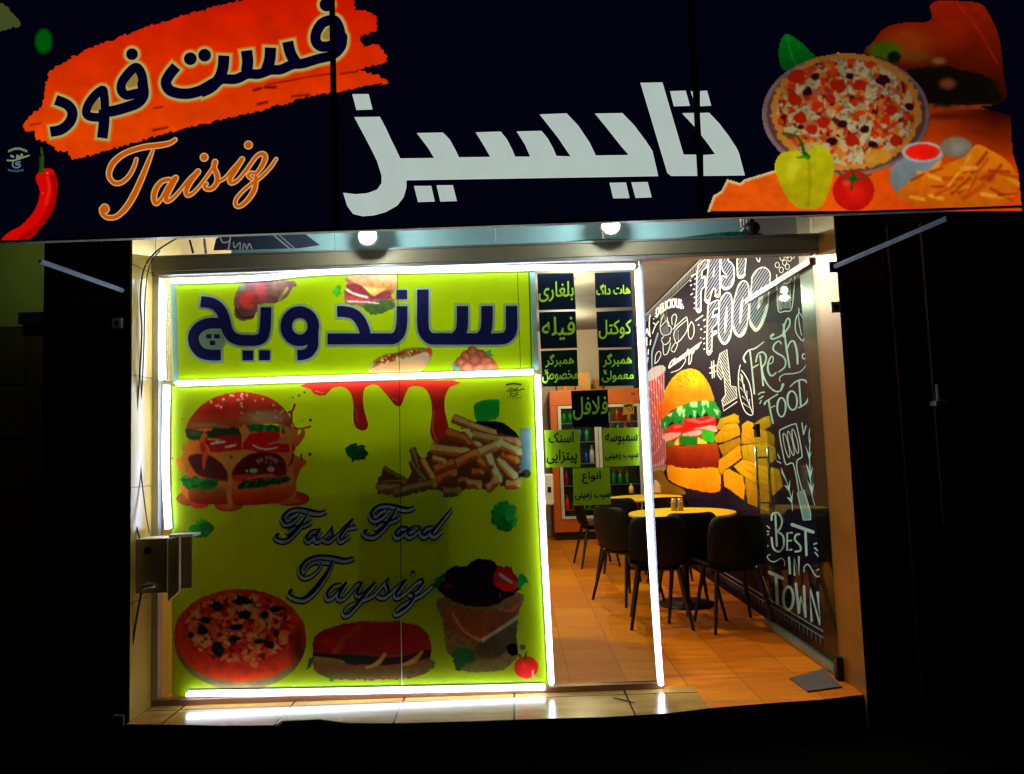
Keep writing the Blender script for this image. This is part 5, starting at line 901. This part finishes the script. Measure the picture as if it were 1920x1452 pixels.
# ---- chairs: moulded shell on four splayed legs
def chair(name,lab,cx,cy,rz):
    t=thing(name,lab,'chair',(cx,cy,0),'black moulded chairs round the yellow tables',rz); org[t.name]=np.zeros(3)
    # profile from seat front (+y is the front) to the top of the back
    pr=[(.24,.435,.40),(.20,.455,.45),(.08,.452,.46),(-.06,.448,.45),(-.15,.455,.44),(-.20,.50,.44),(-.225,.58,.45),(-.24,.68,.45),(-.25,.77,.42),(-.255,.82,.36),(-.257,.835,.28)]
    pr=cr(pr,3); V=[];n=len(pr);m=11
    for side in(0,1):
        for i in range(n):
            y,z,w=pr[i]; a=pr[min(i+1,n-1)]-pr[max(i-1,0)]; nn=np.array((-a[1],a[0]))/math.hypot(a[0],a[1])
            for j in range(m):
                u=(j/(m-1)-.5)*2; wrap=.06*u*u; V.append((u*w/2,y-nn[0]*wrap*-1*0+ (wrap if i>n*.45 else 0)+side*-nn[0]*.012,z+(wrap*.6 if i<=n*.45 else 0)-side*abs(nn[1])*.012))
    Fs=[];k=n*m
    for i in range(n-1):
        for j in range(m-1):
            a=i*m+j; Fs.append((a,a+1,a+m+1,a+m)); Fs.append((k+a,k+a+m,k+a+m+1,k+a+1))
    ed=[j for j in range(m)]+[i*m+m-1 for i in range(1,n)]+[(n-1)*m+j for j in range(m-2,-1,-1)]+[i*m for i in range(n-2,0,-1)]
    for a,c in zip(ed,ed[1:]+ed[:1]): Fs.append((a,k+a,k+c,c))
    mesh('seat_shell',V,Fs,m_chair,t,smooth=True,local=True)
    for sx in(-1,1):
        for y0,y1 in((.14,.21),(-.13,-.23)): MB().tube([(sx*.15,y0,.44),(sx*.225,y1,0)],[.019,.012],8).build('leg',m_leg,t,local=True)
    MB().box(-.15,.15,-.14,.14,.42,.434).build('under_frame',m_leg,t,local=True)
    return t
def dup(root,lab,cx,cy,rz):
    r=root.copy(); COL.objects.link(r); r.location=(cx,cy,0); r.rotation_euler=(0,0,rz); r['label']=lab
    for ch in list(root.children): c=ch.copy(); COL.objects.link(c); c.parent=r
    return r
c0=chair('moulded_chair','black moulded chair nearest the door, its back covering the right of the front table',1.64,1.36,.10)
dup(c0,'black moulded chair tucked under the front table between the two nearest chairs',1.40,1.74,.05)
dup(c0,'black moulded chair left of the nearest chair, its back to the street',1.13,1.52,-.15)
dup(c0,'black moulded chair at the left side of the front table, turned sideways to the table',1.02,2.42,-1.0)
dup(c0,'black moulded chair behind the front table, its back showing above the tabletop',1.56,2.98,math.pi+.05)
dup(c0,'black moulded chair in front of the back table with its back to the street',1.12,3.55,-.3)
dup(c0,'black moulded chair farthest left, its seat facing the back table before the fridge',.96,4.42,-1.45)
# ---- drinks fridge
FX0,FX1,FY=.60,1.93,6.75
fr=thing('drinks_fridge','tall orange framed drinks fridge with two glass doors at the back','fridge',((FX0+FX1)/2,7.0,0))
MB().box(FX0,FX1,FY+.03,7.36,.12,2.2).box(FX0+.02,FX1-.02,FY+.06,7.3,0,.12).build('cabinet_shell',mat('fridge_interior',(14,16,20),.4),fr)
MB().box(FX0,FX1,FY,FY+.028,1.98,2.2,.004).build('header_panel',m_orange,fr); MB().box(FX0,FX1,FY,FY+.028,.12,.30,.004).build('kick_panel',m_orange,fr)
MB().box(FX0,FX0+.10,FY,FY+.028,.302,1.978,.004).build('side_panel',m_orange,fr)
mid=(FX0+.10+FX1)/2-.02
for x0,x1 in((FX0+.11,mid-.005),(mid+.005,FX1)):
    d=MB(); w_=.045; d.box(x0,x0+w_,FY-.02,FY+.01,.31,1.97).box(x1-w_,x1,FY-.02,FY+.01,.31,1.97).box(x0+w_,x1-w_,FY-.019,FY+.009,.31,.35).box(x0+w_,x1-w_,FY-.019,FY+.009,1.93,1.97)
    dd=d.build('fridge_door',m_white,fr); MB().box(x0+w_,x1-w_,FY-.006,FY-.002,.35,1.93).build('door_glass',m_glass,dd)
R=random.Random(11); lab=0
for z in(.45,.80,1.12,1.44,1.72): MB().box(FX0+.12,FX1-.03,FY-.0,FY+.028,z-.02,z-.005).build('shelf',m_alu,fr)
cols=[(10,120,30),(150,20,10),(200,120,20),(30,60,140),(180,180,170),(60,20,10),(20,140,60),(200,40,20)]
ms=[mat('bottle_glow_colour',c,.2,var=.1,emit=.12) for c in cols]  # bottles are no lamps; a faint glow is put into their colour
for zi,z in enumerate((.45,.80,1.12,1.44,1.72)):
    x=FX0+.2
    while x<FX1-.1:
        if abs(x-mid)>.06:
            r=R.uniform(.026,.036); h=R.uniform(.16,.26); ci=R.randrange(8) if zi!=1 or x<mid else 0
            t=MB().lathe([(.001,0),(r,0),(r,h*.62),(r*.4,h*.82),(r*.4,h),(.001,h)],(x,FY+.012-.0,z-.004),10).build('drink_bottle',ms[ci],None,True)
            cn={0:'green',1:'dark red',2:'amber',3:'blue',4:'pale grey',5:'brown',6:'bright green',7:'red'}[ci]; on=['bottom','second','middle','fourth','top'][zi]; side='left' if x<mid else 'right'
            tag(t,f'{cn} drink bottle on the {on} shelf behind the {side} fridge door','bottle',f'{cn} bottles on the {on} shelf, {side} door')
        x+=R.uniform(.085,.14)
w=un(1186,763,1,FY-.03); cs=thing('camera_notice','small yellow notice with a black surveillance camera on the fridge door','notice',tuple(w)); A=Art(Plane(1,FY-.024),0,.0005); A.poly([(1168,755),(1188,753),(1189,776),(1169,778)],(206,160,40)); A.build('notice_sheet',m_stk,cs)
A=Art(Plane(1,FY-.026),0,.0005); A.stroke([(1172,762),(1182,760)],4,(30,20,10)); A.stroke([(1184,760),(1186,769)],1.6,(30,20,10)); A.stroke([(1176,766),(1184,772)],1.4,(30,20,10)); A.build('camera_symbol',m_stk,cs)
A=Art(Plane(1,FY-.001),.001); A.text('88',(1183,741),(8,0),(0,-5),(90,20,0)); h_=A.build('header_digits',m_stk,fr)
for x0,x1,z0,z1,c,lab in((.72,.98,2.201,2.34,(150,110,50),'brown cardboard carton on top of the fridge, left'),(1.0,1.22,2.201,2.46,(166,130,70),'taller pale cardboard carton on top of the fridge beside the basket')):
    t=thing('cardboard_box',lab,'box',((x0+x1)/2,6.95,z0)); MB().box(x0,x1,6.8,7.1,z0,z1,.004).build('carton',mat('cardboard',c,.8,var=.2),t); MB().box(x0+.1,x0+.14,6.797,6.7995,z0,z1).build('tape',m_orange,t)
t=thing('wicker_basket','small wicker basket on top of the fridge behind the stickers','basket',(1.36,6.9,2.201)); mm=MB()
for i in range(6): mm.lathe([(.07+.006*i,.0+.026*i),(.078+.006*i,.013+.026*i),(.071+.006*i,.026+.026*i)],(1.36,6.9,2.203),16)
mm.build('woven_side',mat('wicker',(150,96,40),.7,var=.3,scale=40),t)
t=thing('paper_towel_dispenser','white wall dispenser on the partition left of the fridge','dispenser',(.35,5,.95)); w=un(1029,917,1,4.19)
MB().box(w[0]-.055,w[0]+.05,4.06,4.19,w[2]-.17,w[2]+.17,.02).build('dispenser_body',m_white,t,False); MB().box(w[0]-.02,w[0]+.02,4.05,4.0599,w[2]-.03,w[2]+.03).build('dispenser_window',m_dark,t)
gc=thing('light_tint_cabinet','green cabinet added out of sight to dim and tint light through the lower banner','cabinet',(-.3,.6,0))  # unseen cabinet, added to darken the lower banner and bounce green onto it
MB().box(un(672,900,1,.3)[0],un(930,900,1,.3)[0],.95,1.3,.0,1.6,.01).build('cabinet_body',mat('cabinet_paint',(120,225,60),.5),gc)
# ---- ceiling lamps
for i,(x,y,e) in enumerate(((.70,3.7,80),(.75,2.0,80),(-1.0,1.6,125),(-1.1,4,60),(.85,6.0,60))):
    t=thing('ceiling_lamp',['round ceiling lamp seen through the narrow pane between the top stickers','round ceiling lamp nearest the doorway','round ceiling lamp behind the upper banner','round ceiling lamp deep behind the upper banner','round ceiling lamp above the fridge'][i],'lamp',(x,y,3.2),'ceiling lamps in the room')
    MB().lathe([(.001,3.2),(.05,3.2),(.05,3.1),(.03,3.08),(.03,3.03)],(x,y,0),16).build('lamp_base',m_white,t,True); MB().lathe([(.02,3.03),(.034,3.01),(.038,2.985),(.03,2.96),(.001,2.95)],(x,y,0),16).build('lamp_globe',m_bulb,t,True)
    L=bpy.data.lights.new('ceiling_light','POINT'); L.energy=e; L.color=(1,.84,.56); L.shadow_soft_size=.035; o=bpy.data.objects.new('ceiling_light',L); o.location=(x,y,2.905); COL.objects.link(o)
